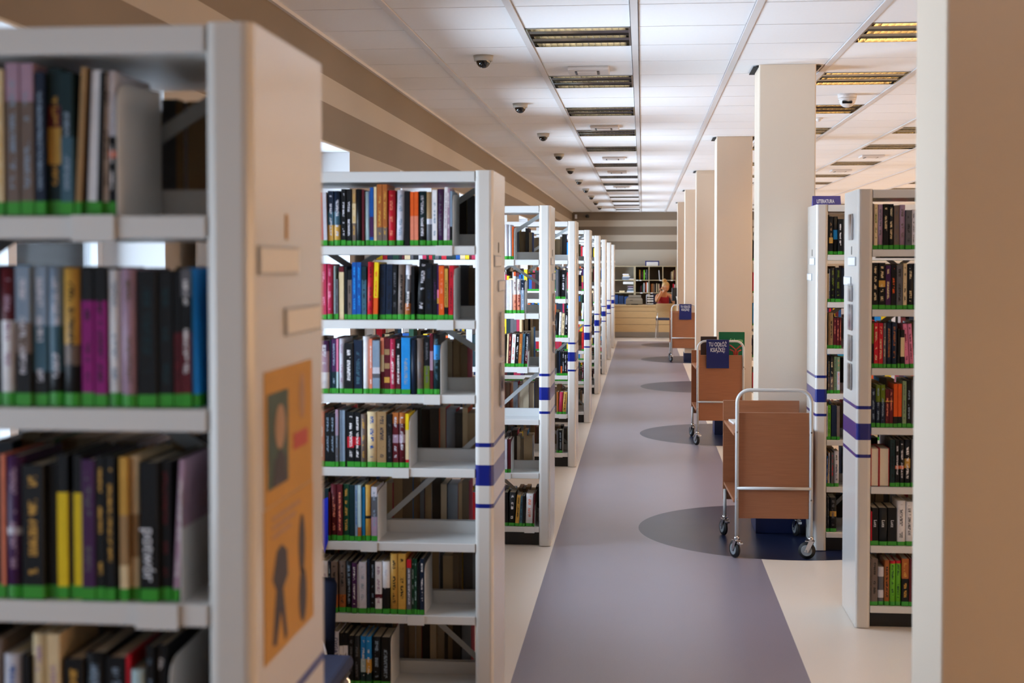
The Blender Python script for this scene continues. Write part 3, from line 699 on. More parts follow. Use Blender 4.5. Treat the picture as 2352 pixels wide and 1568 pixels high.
for lv, px in ((0, 720 + 1978 / q), (1, 720 + 1993 / q), (2, 720 + 1802 / q), (3, 720 + 1356 / q), (4, 720 + 900 / q), (5, 720 + 1570 / q), (6, 720 + 1084 / q)): bookend(C2, D2, LV_U2[lv], px, lvl=lv)
# ---- third left bookcase
row(C3, D3, LV_U3[0], (5.227, 1150, 440), '''-10 46 400 C;50 94 395 L;96 136 400 L;138 154 420 O''', 0, 6); bookend(C3, D3, LV_U3[0], 1150 + 160 / 5.227, lvl=0, nlv=6)
row(C3, D3, LV_U3[1], (8.25, 1155, 590), '''-30 40 440 L;44 120 440 W;122 194 440 W;197 265 420 W45c*M;268 340 420 W45c*M;344 406 440 N30S*L''', 1, 6); bookend(C3, D3, LV_U3[1], 1155 + 412 / 8.25, lvl=1, nlv=6)
row(C3, D3, LV_U3[2], (7.126, 1155, 760), '''-20 52 60 K;54 84 50 C 2;86 128 50 M*c 2;130 190 55 W*c 3;193 246 55 K*W 3;248 300 50 X*U 3;303 342 50 t*N 3;344 398 45 N50M*W 3''', 2, 6); bookend(C3, D3, LV_U3[2], 1155 + 404 / 7.126, lvl=2, nlv=6)
row(C3, D3, LV_U3[4], (5.227, 1150, 980), '''50 78 150 L;82 120 150 M''', 4, 6); bookend(C3, D3, LV_U3[4], 1150 + 124 / 5.227, lvl=4, nlv=6)
row(C3, D3, LV_U3[5], (5.227, 1150, 980), '''40 88 790 K;92 168 790 K*W 2;171 218 820 U*K 4;220 258 830 t*K 3;262 292 832 K;295 384 805 W*c 2;386 404 800 M 2''', 5, 6); bookend(C3, D3, LV_U3[5], 1150 + 408 / 5.227, lvl=5, nlv=6)
# ---- fourth left bookcase
row(C4, D4, LV_U3[1], (8.25, 1155, 590), '''1000 1056 240 E;1060 1088 230 K;1092 1186 250 K*L 1''', 1, 6); bookend(C4, D4, LV_U3[1], 1155 + 1192 / 8.25, lvl=1, nlv=6)
row(C4, D4, LV_U3[2], (8.25, 1155, 590), '''1000 1054 1050 K;1058 1108 1050 W*S 2;1111 1160 1070 C*K 2;1163 1250 980 K*W 2''', 2, 6); bookend(C4, D4, LV_U3[2], 1155 + 1254 / 8.25, lvl=2, nlv=6)
row(C4, D4, LV_U3[3], (7.126, 1155, 760), '''880 913 330 K;916 944 340 N;946 970 345 K60O;972 1004 345 K*L;1006 1044 340 K*L;1047 1108 340 K45M*L''', 3, 6, 'upright')
row(C4, D4, LV_U3[4], (7.126, 1155, 760), '''880 912 1000 X;914 970 1000 Q 3;973 1034 1000 U*K 4''', 4, 6); bookend(C4, D4, LV_U3[4], 1155 + 1040 / 7.126, lvl=4, nlv=6)
row(C4, D4, LV_U3[5], (5.227, 1150, 980), '''670 693 45 E;696 740 40 K*S''', 5, 6); bookend(C4, D4, LV_U3[5], 1150 + 744 / 5.227, lvl=5, nlv=6)
# ---- fifth left bookcase
row(C5, D5, LV_U3[1], (8.25, 1155, 590), '''1492 1522 230 P30U60Q;1524 1552 240 S60H''', 1, 6, 'upright')
row(C5, D5, LV_U3[2], (8.25, 1155, 590), '''1490 1524 720 K30W 2;1526 1548 700 K 2''', 2, 6, 'upright')
row(C5, D5, LV_U3[3], (7.126, 1155, 760), '''1290 1318 30 R*O;1320 1346 30 R*O''', 3, 6, 'upright')
row(C5, D5, LV_U3[4], (7.126, 1155, 760), '''1290 1316 520 M*W 2;1318 1346 520 K 2''', 4, 6, 'upright')
# ---- nearest right bookcase
DA = 6.65; DB = 8.42
row(CA, DA, LV_RA[0], (8.253, 1960, 430), '''352 374 320 H;376 450 320 C*G;454 546 325 V*E;550 654 320 K*C;656 756 320 K*C;758 858 345 H*E;862 972 335 V*H;975 1090 435 E*K;1093 1160 435 L*E''', 0, 7, 'upright')
row(CA, DA, LV_RA[1], (3.268, 1830, 420), '''558 610 600 K*C;613 662 600 K38U52K*C;664 704 620 P*C;706 744 615 K*O;747 794 620 E*K;797 827 605 C*K;830 874 610 K*C;876 900 605 N''', 1, 7, 'upright')
row(CA, DA, LV_RA[2], (4.9, 1960, 690), '''196 230 260 G45K;233 284 255 R*C;286 336 255 R*C;339 371 255 E*C;376 431 250 N*X;434 492 250 N*X;500 528 320 K;533 578 330 K20C70K;590 636 265 I*M -3.5;640 690 265 I*M -3.5''', 2, 7, 'upright')
row(CA, DA, LV_RA[3], (4.9, 1960, 690), '''205 258 990 N*S;261 311 950 G40N*S;313 364 950 G40N*S;368 412 1000 M30U33M*c;414 456 1000 M30U33M*c;460 506 940 O75K;509 556 940 O75K;559 606 910 Z*E;609 660 900 K*S;662 690 900 E''', 3, 7, 'upright')
row(CA, DA, LV_RA[4], (2.61, 1830, 860), '''436 499 442 R 0 r;502 561 442 R 0 r;565 595 390 D*K;597 622 392 K55c62K*L;624 651 392 K55c62K*L;653 690 392 K40U60K*W;692 712 392 E''', 4, 7, 'upright')
row(CA, DA, LV_RA[5], (2.61, 1830, 860), '''434 438 820 R;440 499 800 K*U 0 l;501 553 800 K*U 0 l;555 609 800 K*U 0 l;611 662 758 W*E;664 708 765 W*E''', 5, 7, 'upright')
row(CA, DA, LV_RA[6], (2.61, 1830, 860), '''426 449 1105 H*K;451 496 1105 H*K;498 535 1155 L25E60L80E;537 569 1115 X*K;571 603 1118 R6g*F;605 638 1118 R6g*F;641 684 1105 X42K*U;686 706 1105 M''', 6, 7, 'upright')
# ---- second right bookcase
row(CB, DB, LV_RB[0], (5.227, 1870, 440), '''122 152 280 K;155 218 300 K55U70K*T;221 278 300 K35A60K;281 332 330 K*W;334 380 330 E''', 0, 7, 'upright')
row(CB, DB, LV_RB[1], (5.227, 1870, 440), '''116 150 985 C;152 188 930 E*L;191 250 915 K*G;253 318 912 K*G;320 370 915 N''', 1, 7, 'upright')
row(CB, DB, LV_RB[2], (5.6, 1870, 680), '''120 148 215 K;150 196 215 T*K;198 245 215 T*K;249 286 282 M*c;289 324 282 M*c;326 352 282 M*c''', 2, 7, 'upright')
row(CB, DB, LV_RB[3], (5.6, 1870, 680), '''116 162 775 K*B;165 206 775 K55H*C;209 254 775 K55H*C;257 297 778 Z*E;300 336 782 Z40L*c''', 3, 7, 'upright')
row(CB, DB, LV_RB[4], (2.61, 1830, 860), '''152 177 188 L*K;179 208 185 g*F;211 242 185 N;244 262 190 H''', 4, 7, 'upright')
row(CB, DB, LV_RB[5], (2.61, 1830, 860), '''151 166 490 B*W 1;168 182 465 U*M 2;185 198 470 L*K;200 209 465 K;211 228 468 E*R;230 258 460 L*K''', 5, 7, 'upright')
row(CB, DB, LV_RB[6], (2.61, 1830, 860), '''149 175 735 K*E;178 202 735 K*E;205 246 738 K40U55K*E''', 6, 7, 'upright')

# books lying flat on top of rows
def flat_book(X, Y, Z, sx, sy, h, c, rz, label):
    o = make_book(X, Y, Z, h, sx, sy, c, 0, False, label, None, False)
    o.rotation_euler = (0, PI / 2, 0); o.location = (X, Y, Z + h); return o
xa = onY(2022, 600, DA)[0]
flat_book(xa, DA + 0.02, 1.528 + 0.2448, 0.17, 0.13, 0.02, 'K', 0, 'black book lying flat on top of the second row of the nearest right bookcase')
xb = onY(1897, 700, DB)[0]
flat_book(xb, DB + 0.02, 1.23 + 0.2435, 0.11, 0.13, 0.012, 'K', 0, 'black book lying flat on top of the third row of the second right bookcase')

# everything shelved beyond the 300 nearest: rows seen from behind and rows far away
bm = NB(); cl = bm.loops.layers.float_color.new('Col')
EDG = ['#b59a72', '#c4ab84', '#8c7658', '#a38a66', '#9aa3ad', '#7c6a54', '#3c3630', '#b8a68a', '#6c6e72', '#40372e']
SP = ['#0d0f13', '#142238', '#c01c2e', '#5a1620', '#e4e2e4', '#dcc69c', '#12509c', '#5c5c62', '#dd5a1e', '#0c2a30', '#43204e', '#1f8ad6', '#0d0f13', '#b62c50', '#c9c8d2', '#12402c', '#e8c81c']
GREEN = lin('#33962a')
def srow(x0, x1, yf, depth, z, hmax, facing, fill=1.0):
    x = x0
    while x < x1 - 0.03:
        w_ = R.uniform(0.014, 0.042)
        if R.random() > fill: x += w_; continue
        h = min(hmax, R.choice([0.185, 0.2, 0.205, 0.21, 0.235])) - R.uniform(0, 0.012); d = R.uniform(0.12, depth)
        y0, y1 = (yf, yf + d) if facing < 0 else (yf - d, yf)
        n0 = len(bm.faces); box(bm, x, x + w_ - 0.0008, y0, y1, z + 0.0008, z + h)
        bm.faces.ensure_lookup_table()
        cf = lin(R.choice(SP)); ce = lin(R.choice(EDG))
        for f in bm.faces[n0:]:
            nrm = f.calc_center_median(); c = cf
            isedge = abs(nrm.y - (y1 if facing < 0 else y0)) < 1e-5 or abs(nrm.z - (z + h)) < 1e-5
            for lp in f.loops: lp[cl] = (*(ce if isedge else cf), 1)
        if facing > 0 or yf > 12 or x > 1.35:            # green tape band on the spine side
            n1 = len(bm.faces); ys = (y1, y1 + 0.0006) if facing > 0 else (y0 - 0.0006, y0)
            box(bm, x, x + w_ - 0.0008, ys[0], ys[1], z + 0.0008, z + 0.021); bm.faces.ensure_lookup_table()
            for f in bm.faces[n1:]:
                for lp in f.loops: lp[cl] = (*GREEN, 1)
        x += w_
inner0, inner1 = LX0 + 0.075, LX1 - 0.075
for k, D in enumerate(LD):
    lv = LV_U1 if k == 0 else LV_U2 if k == 1 else LV_U3; hm = 0.24 if k < 2 else 0.285
    for i, z in enumerate(lv):
        if k in (2, 3) and i in (1,): xr = inner0 + 0.5
        else: xr = inner1
        srow(inner0, xr - (0.0 if i % 2 else 0.03), D + DEP - 0.02, 0.17, z, hm - 0.03, 1)
    if k >= 4:
        for i, z in enumerate(lv): 
            e = inner1 - (0.11 if (i + k) % 2 else 0.05) if k > 4 else inner1 - 0.115
            srow(inner0, e, D + 0.015, 0.16, z, hm, -1)
    if k in (2, 3):
        for i, z in enumerate(lv):
            if not (k == 2 and i == 3): srow(inner0, -1.0, D + 0.015, 0.16, z, hm - 0.03, -1)
    if k == 1:
        for z in lv: srow(inner0, -1.26, D + 0.015, 0.16, z, 0.235, -1)
    if k == 0:
        for z in lv[:4]: srow(inner0, -0.99, D + 0.015, 0.15, z, 0.235, -1)
        for z in lv[4:]: srow(inner0, -0.72, D + 0.015, 0.15, z, 0.235, -1)
for (D, lv, xs) in ((6.65, LV_RA, 1.38), (8.42, LV_RB, 1.28), (14.1, LV_U3, 1.12)):
    for z in lv:
        srow(xs, 2.92, D + 0.015, 0.16, z, 0.235, -1)
        srow(1.13 if D != 14.1 else 1.12, 2.92, D + DEP - 0.02, 0.16, z, 0.22, 1, 0.93)
o = obj('shelved_books', bm, M['edges']); tag(o, 'mass of books on the far shelves and on the back sides of the bookcases', 'books', kind='stuff')

# blue ribbon card hanging over the fifth shelf of the second left bookcase
X = onY(746, 1200, D2)[0]
bm = NB(); v = [bm.verts.new(p) for p in ((-0.010, 0, 0.16), (0.012, 0, 0.17), (0.012, -0.002, 0.0), (0.0, -0.006, -0.045), (-0.010, -0.002, 0.0))]
g = bmesh.ops.extrude_face_region(bm, geom=[bm.faces.new(v)]); bmesh.ops.translate(bm, verts=[x for x in g['geom'] if isinstance(x, bmesh.types.BMVert)], vec=(0, -0.001, 0))
m_ = mat('bright_blue_card', '#1430c8', 0.4); tag(obj('bookmark', bm, m_, None, (X, D2 + 0.004, LV_U2[4])), 'bright blue card bookmark hanging over a shelf of the second left bookcase', 'bookmark')

# ================================================================== BOOK TROLLEYS
def caster(par, x, y, yaw, locked=True):
    t = link('caster', None, par, (x, y, 0), (0, 0, yaw))
    bm = NB(); cyl(bm, (-0.011, 0.022, 0.05), (0.011, 0.022, 0.05), 0.05, 28); bmesh.ops.bevel(bm, geom=[e for e in bm.edges if len(e.link_faces) == 2 and e.calc_face_angle(0) > 1], offset=0.004, segments=2, affect='EDGES')
    for f in bm.faces: f.smooth = True
    obj('tyre', bm, M['rubber'], t)
    bm = NB()
    for s in (-1, 1): cyl(bm, (s * 0.0105, 0.022, 0.05), (s * 0.0135, 0.022, 0.05), 0.034, 24, 0.03)
    cyl(bm, (-0.02, 0.022, 0.05), (0.02, 0.022, 0.05), 0.006, 10); obj('wheel_hub', bm, M['hub'], t)
    bm = NB()
    for s in (-1, 1):
        v = [(s * 0.017, 0.008, 0.108), (s * 0.017, -0.022, 0.108), (s * 0.017, 0.012, 0.040), (s * 0.017, 0.034, 0.044)]
        A = [bm.verts.new(p) for p in v]; B = [bm.verts.new((p[0] + s * 0.002, p[1], p[2])) for p in v]
        bm.faces.new(A); bm.faces.new(B[::-1])
        for i in range(4): bm.faces.new([A[i], A[(i + 1) % 4], B[(i + 1) % 4], B[i]])
    box(bm, -0.019, 0.019, -0.022, 0.03, 0.104, 0.110, 0.002); cyl(bm, (0, 0, 0.108), (0, 0, 0.132), 0.017, 16, 0.015)
    obj('fork', bm, M['chrome'], t)
    if locked:
        bm = NB(); box(bm, -0.013, 0.013, -0.056, -0.018, 0.088, 0.104, 0.003); obj('brake_pedal', bm, M['chrome'], t)
    return t
def trolley(label):
    """near end (handle) at y=0, length along +y"""
    t = thing('book_trolley', label, 'trolley', (0, 0, 0)); hw = 0.217; L_ = 0.70; r = 0.0108; zt = 0.998
    pts = [(-hw, 0, 0.125), (-hw, 0, zt - 0.075)] + [(-hw + 0.075 - 0.075 * math.cos(a), 0, zt - 0.075 + 0.075 * math.sin(a)) for a in [PI / 2 * k / 7 for k in range(1, 8)]]
    pts += [(-p[0], p[1], p[2]) for p in pts[::-1]]
    bm = NB(); tube(bm, pts, r, 14); obj('handle_frame', bm, M['tube'], t)
    bm = NB(); cyl(bm, (-hw, -0.004, 0.417), (hw, -0.004, 0.417), 0.009, 14); obj('crossbar', bm, M['tube'], t)
    for s in (-1, 1):
        bm = NB(); cyl(bm, (s * (hw + 0.012), L_ - 0.03, 0.125), (s * (hw + 0.012), L_ - 0.03, 0.30), 0.0105, 12); obj('rear_leg', bm, M['tube'], t)
    bm = NB(); box(bm, -hw + 0.012, hw - 0.012, 0.006, 0.024, 0.236, 0.864, 0.002); obj('end_board', bm, M['beech'], t)
    bm = NB(); box(bm, -hw - 0.024, hw + 0.024, L_ - 0.018, L_, 0.232, 0.868, 0.002); obj('end_board', bm, M['beech'], t)
    bm = NB(); box(bm, -0.009, 0.009, 0.0245, L_ - 0.0185, 0.26, 0.7235, 0.002); obj('divider_board', bm, M['beech'], t)
    for z in (0.742, 0.345):
        for s in (-1, 1):
            bm = NB(); a, b = sorted((s * (0.0095 if z < 0.5 else 0.0), s * (hw + 0.018))); box(bm, a, b, 0.0245, L_ - 0.0185, z - 0.018, z, 0.002); obj('shelf', bm, M['beech'], t)
    for s in (-1, 1):
        for z in (0.75, 0.35):
            bm = NB(); cyl(bm, (s * hw, -0.014, z), (s * hw, 0.0, z), 0.0055, 10); obj('bolt', bm, M['chrome'], t)
    caster(t, -hw, 0.0, 0.45); caster(t, hw, 0.0, 1.25, False); caster(t, -hw - 0.012, L_ - 0.03, 0.3); caster(t, hw + 0.012, L_ - 0.03, 0.2)
    return t
T1 = trolley('beech book trolley nearest the camera, without a sign'); T1.location = (0.778, 8.18, 0); T1.rotation_euler = (0, 0, math.radians(1.5))
T2 = dup(T1, (0.748, 13.2, 0), math.radians(1.0), 'beech book trolley carrying a blue sign and a big green book')
T3 = dup(T1, (0.735, 24.25, 0), 0.0, 'farthest beech book trolley with a blue sign, near the desk')
def sign(loc, rotz, label):
    t = thing('hanging_sign', label, 'sign', loc, rotz, 'blue signs hooked over the trolley handles')
    bm = NB(); box(bm, -0.107, 0.107, -0.017, -0.013, 0.74, 1.012, 0.001); box(bm, -0.107, 0.107, -0.017, 0.017, 1.0095, 1.0125, 0.001); box(bm, -0.107, 0.107, 0.013, 0.017, 0.93, 1.012, 0.001)
    obj('sign_board', bm, M['navy'], t)
    text('lettering', 'TU ODŁÓŻ', t, (0, -0.0175, 0.966), (PI / 2, 0, 0), 0.054, M['whitep'], 0.62)
    text('lettering', 'KSIĄŻKĘ!', t, (0, -0.0175, 0.913), (PI / 2, 0, 0), 0.054, M['whitep'], 0.62)
    return t
sign((0.719, 13.2, 0), 0.0, 'dark blue lettered sign hooked on the second book trolley')
sign((0.756, 24.25, 0), 0.0, 'dark blue lettered sign hooked on the farthest book trolley')
# loads of the trolleys
t = thing('large_book', 'big green anatomy book standing on the second book trolley', 'book', (0.738, 13.33, 0.743))
bm = NB(); box(bm, 0, 0.245, 0, 0.004, 0, 0.335, 0.001); box(bm, 0, 0.245, 0.036, 0.04, 0, 0.335, 0.001); box(bm, 0, 0.004, 0, 0.04, 0, 0.335); obj('cover', bm, M['greenc'], t)
bm = NB(); box(bm, 0.0045, 0.238, 0.0045, 0.0355, 0.004, 0.331); obj('pages', bm, M['pages'], t)
text('title', 'Sobotta', t, (0.165, -0.0008, 0.255), (PI / 2, 0, 0), 0.046, mat('pale_green_print', '#a8e0a0', 0.5), 0.85)
bm = NB()
for q_ in ([(0.155, 0.0, 0.10), (0.155, 0.0, 0.17), (0.12, 0, 0.2), (0.10, 0, 0.21)], [(0.165, 0, 0.10), (0.165, 0, 0.17), (0.2, 0, 0.2), (0.215, 0, 0.205)], [(0.145, 0, 0.11), (0.14, 0, 0.15), (0.105, 0, 0.17)], [(0.175, 0, 0.11), (0.18, 0, 0.15), (0.212, 0, 0.165)]): tube(bm, q_, 0.007, 8)
obj('cover_drawing', bm, M['redp'], t)
t = thing('large_book', 'dark brown book standing beside the big green one on the second trolley', 'book', (0.565, 13.35, 0.743))
bm = NB(); box(bm, 0, 0.155, 0, 0.003, 0, 0.29, 0.001); box(bm, 0, 0.155, 0.027, 0.03, 0, 0.29, 0.001); box(bm, 0, 0.003, 0, 0.03, 0, 0.29); obj('cover', bm, mat('dark_brown_cover', '#3a2a22', 0.5, noise=0.3, nscale=20), t)
bm = NB(); box(bm, 0.0035, 0.151, 0.0035, 0.0265, 0.003, 0.287); obj('pages', bm, M['pages'], t)
t = thing('booklet', 'thin white booklet with a green edge on the nearest trolley shelf', 'booklet', (0.585, 8.74, 0.743), 0.1)
bm = NB(); box(bm, -0.03, 0.11, -0.13, 0.06, 0, 0.012, 0.001); obj('pages', bm, M['paper'], t)
bm = NB(); box(bm, 0.035, 0.075, -0.1325, -0.1305, 0.0, 0.016, 0.0004); obj('green_label', bm, M['tape'], t)

# sign standing on the second right bookcase
t = thing('topic_sign', 'small blue tent sign on top of the second right bookcase', 'sign', (1.13, 8.62, 2.099))
bm = NB(); v = []
for x in (-0.085, 0.085):
    for (y, z) in ((-0.03, 0.0), (0.0, 0.062), (0.004, 0.062), (0.034, 0.0)): v.append(bm.verts.new((x, y, z)))
bm.faces.new(v[:4]); bm.faces.new(v[4:][::-1])
for i in range(4): bm.faces.new([v[i], v[(i + 1) % 4], v[4 + (i + 1) % 4], v[4 + i]])
obj('sign_board', bm, mat('violet_blue_card', '#2c2c84', 0.5), t)
text('lettering', 'LITERATURA', t, (-0.008, -0.018, 0.027), (math.radians(64), 0, 0), 0.036, M['whitep'], 0.52)

# ================================================================== CHAIR between the first two left bookcases
def tchair(name, label, loc, rz, sm, fm, hb, hs, backh=0.36, legm=None, sw=0.225, bw=0.215):
    """faces +y (back at -y)"""
    t = thing(name, label, 'chair', loc, rz)
    bm = NB(); box(bm, -sw, sw, -0.2, 0.22, hs - 0.045, hs, 0.02, 3); obj('seat', bm, sm, t)
    bm = NB(); n = 9; vs = []
    for k in range(n):
        a = -1 + 2 * k / (n - 1); x = a * bw; y = -0.225 - 0.035 * (1 - a * a)
        for (z, dy) in ((hb - backh, 0.02), (hb - backh / 2, 0.0), (hb - 0.02, -0.03), (hb, -0.033)): vs.append((x * (1.0 if z < hb - 0.01 else 0.94), y + dy, z))
    V = [bm.verts.new(p) for p in vs]; fs = []
    for k in range(n - 1):
        for j in range(3): fs.append(bm.faces.new([V[k * 4 + j], V[(k + 1) * 4 + j], V[(k + 1) * 4 + j + 1], V[k * 4 + j + 1]]))
    bmesh.ops.solidify(bm, geom=fs, thickness=0.03 if sm == M['fabric'] else 0.012)
    for f in bm.faces: f.smooth = True
    obj('backrest', bm, fm, t)
    lm = legm or M['chrome']
    for s in (-1, 1):
        bm = NB(); tube(bm, [(s * sw * 0.95, 0.235, 0.011), (s * sw * 0.92, 0.2, hs - 0.06), (s * sw * 0.92, -0.18, hs - 0.057)], 0.011, 10); obj('leg', bm, lm, t)
        bm = NB(); tube(bm, [(s * sw * 0.95, -0.27, 0.011), (s * sw * 0.9, -0.2, hs - 0.09), (s * (bw - 0.03), -0.205, hs - 0.02), (s * (bw - 0.045), -0.22, hb - backh + 0.1)], 0.011, 10); obj('leg', bm, lm, t)
    return t
t = tchair('reading_chair', 'dark blue padded chair tucked between the two nearest left bookcases', (-1.205, 4.26, 0), PI, M['fabric'], M['fabric'], 0.69, 0.452, 0.3, None, 0.255, 0.185)

# ================================================================== FAR END: DESK, SHELVES, LIBRARIAN
DY = 31.86
t = thing('reception_desk', 'long light wood reception desk across the far end of the aisle', 'desk', (0.3, DY, 0))
bm = NB(); box(bm, -1.7, 1.7, 0.0, 0.03, 0.13, 0.722); obj('front_panel', bm, M['maple'], t)
bm = NB()
for z in (0.30, 0.455, 0.61): box(bm, -1.7, 1.7, -0.002, 0.001, z, z + 0.006)
obj('panel_seams', bm, M['dark'], t)
bm = NB(); box(bm, -1.7, 1.7, -0.003, 0.03, 0.012, 0.1299); obj('kick_plate', bm, M['steel'], t)
bm = NB(); box(bm, -1.72, 1.72, -0.03, 0.72, 0.722, 0.75, 0.004); obj('worktop', bm, M['maple'], t)
for s in (-1, 1): bm = NB(); box(bm, s * 1.68 - 0.02, s * 1.68 + 0.02, 0.031, 0.68, 0, 0.7219); obj('side_panel', bm, M['maple'], t)
# back wall shelving
BX = [-0.98, -0.187, 0.17, 0.515, 0.861, 1.3, 1.74]; BZ = [1.646, 1.3, 0.985, 0.65, 0.33, 0.02]; BY0, BY1 = 34.55, 34.98
t = thing('wall_shelving', 'light wood open shelving against the far wall behind the desk', 'shelving', (0, BY0, 0))
bm = NB(); box(bm, BX[0] - 0.02, BX[-1] + 0.02, 0, 0.43, 1.63, 1.65); obj('top_board', bm, M['mapled'], t)
for i, x in enumerate(BX):
    wd = 0.024 if i in (1, 4) else 0.011
    bm = NB(); box(bm, x - wd, x + wd, 0, 0.4, 0, 1.6295); obj('upright', bm, M['mapled'], t)
for i in range(len(BX) - 1):
    wa = 0.024 if i in (1, 4) else 0.011; wb = 0.024 if i + 1 in (1, 4) else 0.011
    for z in BZ[1:]:
        bm = NB(); box(bm, BX[i] + wa + 0.0005, BX[i + 1] - wb - 0.0005, 0.003, 0.4, z - 0.018, z); s_ = obj('shelf_board', bm, M['mapled'], t)
bm = NB(); box(bm, BX[1], BX[-1], 0.402, 0.425, 0, 1.629); obj('back_board', bm, mat('dark_back_board', '#5a4a38', 0.7), t)
for (x, z) in ((-0.125, 1.297), (-0.045, 1.297), (0.46, 1.297), (0.74, 1.297), (-0.02, 0.982), (0.24, 0.982)):
    bm = NB(); box(bm, x - 0.028, x + 0.028, -0.003, 0, z - 0.022, z + 0.003); obj('shelf_tag', bm, M['paper'], t)
kk = 0
def dbook(x, z, w_, h, c, lab, lean=0.0):
    make_book(x, BY0 + 0.06, z + 0.0008, w_, h, 0.17, c, lean, False, lab, 'books on the far wall shelving', False)
sec = ['second', 'third', 'fourth']
far = {(0, 0): [(-0.075, 0.03, 0.25, 'U*X'), (-0.035, 0.028, 0.22, 'K'), (0.0, 0.02, 0.2, 'M'), (0.034, 0.034, 0.245, 'g'), (0.07, 0.022, 0.2, 'K*W'), (0.096, 0.025, 0.26, 'E'), (0.123, 0.03, 0.25, 'K')],
       (1, 0): [(0.425, 0.018, 0.24, 'W')],
       (2, 0): [(0.71, 0.022, 0.2, 'H'), (0.735, 0.028, 0.21, 'C'), (0.766, 0.034, 0.24, 'T'), (0.803, 0.028, 0.25, 'M')],
       (0, 1): [(-0.06, 0.022, 0.15, 'K'), (-0.036, 0.026, 0.17, 'M'), (0.0, 0.03, 0.2, 'F'), (0.034, 0.026, 0.24, 'L'), (0.066, 0.022, 0.21, 'K'), (0.092, 0.022, 0.26, 'O'), (0.116, 0.03, 0.25, 'W')],
       (1, 1): [(0.19, 0.03, 0.21, 'K'), (0.222, 0.026, 0.21, 'X'), (0.25, 0.036, 0.22, 'T'), (0.29, 0.03, 0.21, 'H'), (0.324, 0.026, 0.2, 'K'), (0.354, 0.022, 0.23, 'C'), (0.38, 0.022, 0.2, 'K'), (0.405, 0.022, 0.22, 'C'), (0.43, 0.024, 0.21, 'M')],
       (2, 1): [(0.765, 0.036, 0.22, 'R'), (0.805, 0.022, 0.2, 'L')]}
for (ci, ri), lst in far.items():
    for j, (x, w_, h, c) in enumerate(lst):
        nm = parse(c)[2][0]
        dbook(x, BZ[ri + 1], w_, h, c, '%s book, %s from the left, %s cell of %s row, far shelving' % (nm, ORD[j], ['second', 'third', 'fourth'][ci], ['top', 'middle'][ri]), math.radians(-4) if (ci, ri) == (1, 0) else 0)
def stack(x, z, items, where):
    zz = z + 0.0008
    for j, (w_, h, c, dx) in enumerate(items):
        o = obj('book', (lambda b: (box(b, 0, w_, 0, 0.2, 0, h, 0.001), b)[1])(NB()), PM[c], None, (x + dx, BY0 + 0.05, zz)); zz += h + 0.0005
        tag(o, '%s book lying %s from the bottom of the %s pile, far shelving' % (PAL[c][1], ORD[j], where), 'book', 'piled books on the far shelving')
PM = {c: mat('print_' + PAL[c][1].replace(' ', '_'), PAL[c][0], 0.5) for c in 'WLSCENTV'}
stack(-0.5, BZ[1], [(0.17, 0.028, 'S', 0.0), (0.2, 0.022, 'E', -0.01), (0.17, 0.02, 'S', 0.0), (0.19, 0.018, 'L', 0.01), (0.15, 0.03, 'C', 0.02), (0.15, 0.03, 'W', 0.01)], 'upper')
stack(-0.34, BZ[1], [(0.13, 0.018, 'C', 0.0), (0.12, 0.014, 'L', 0.01)], 'upper flat')
stack(-0.385, BZ[2], [(0.17, 0.03, 'W', 0.0), (0.16, 0.025, 'S', 0.01), (0.15, 0.028, 'E', 0.02), (0.13, 0.02, 'L', 0.03), (0.14, 0.026, 'N', 0.02), (0.13, 0.02, 'V', 0.03)], 'lower')
bm = NB(); box(bm, 0, 0.255, 0, 0.2, 0, 0.06, 0.002); tag(obj('paper_box', bm, M['paper'], None, (-0.475, BY0 + 0.03, BZ[2] + 0.149 + 0.06)), 'white flat box lying above the lower book pile on the far shelving', 'box')
bm = NB(); box(bm, 0, 0.13, 0, 0.15, 0, 0.04, 0.002); tag(obj('paper_box', bm, PM['C'], None, (-0.57, BY0 + 0.03, BZ[2] + 0.001)), 'cream flat box at the left end of the middle shelf, far shelving', 'box')
t = thing('framed_notice', 'white notice in a dark blue frame on top of the far shelving', 'sign', (0.249, BY0 + 0.1, 1.651))
bm = NB(); box(bm, -0.175, 0.175, 0, 0.012, 0, 0.128, 0.002); obj('notice_frame', bm, M['navy'], t)
bm = NB(); box(bm, -0.145, 0.145, -0.002, -0.0002, 0.0, 0.1); obj('notice_sheet', bm, M['paper'], t)
bm = NB(); box(bm, -0.05, 0.05, -0.003, -0.0022, 0.082, 0.088); box(bm, -0.12, 0.015, -0.003, -0.0022, 0.058, 0.062); box(bm, 0.03, 0.12, -0.003, -0.0022, 0.058, 0.062); obj('printed_lines', bm, M['card'], t)
for j, x in enumerate((-0.72, -0.58, -0.44)):
    bm = NB(); box(bm, 0, 0.12, 0, 0.3, 0, 0.27 - 0.02 * j, 0.006); tag(obj('document_box', bm, mat('blue_file_%d' % j, ['#173a6e', '#10294f', '#1a3f78'][j], 0.5), None, (x, BY0 + 0.02, BZ[3] + 0.001)),
        'blue document box, %s from the left behind the printer' % ORD[j], 'box', 'blue document boxes behind the printer')
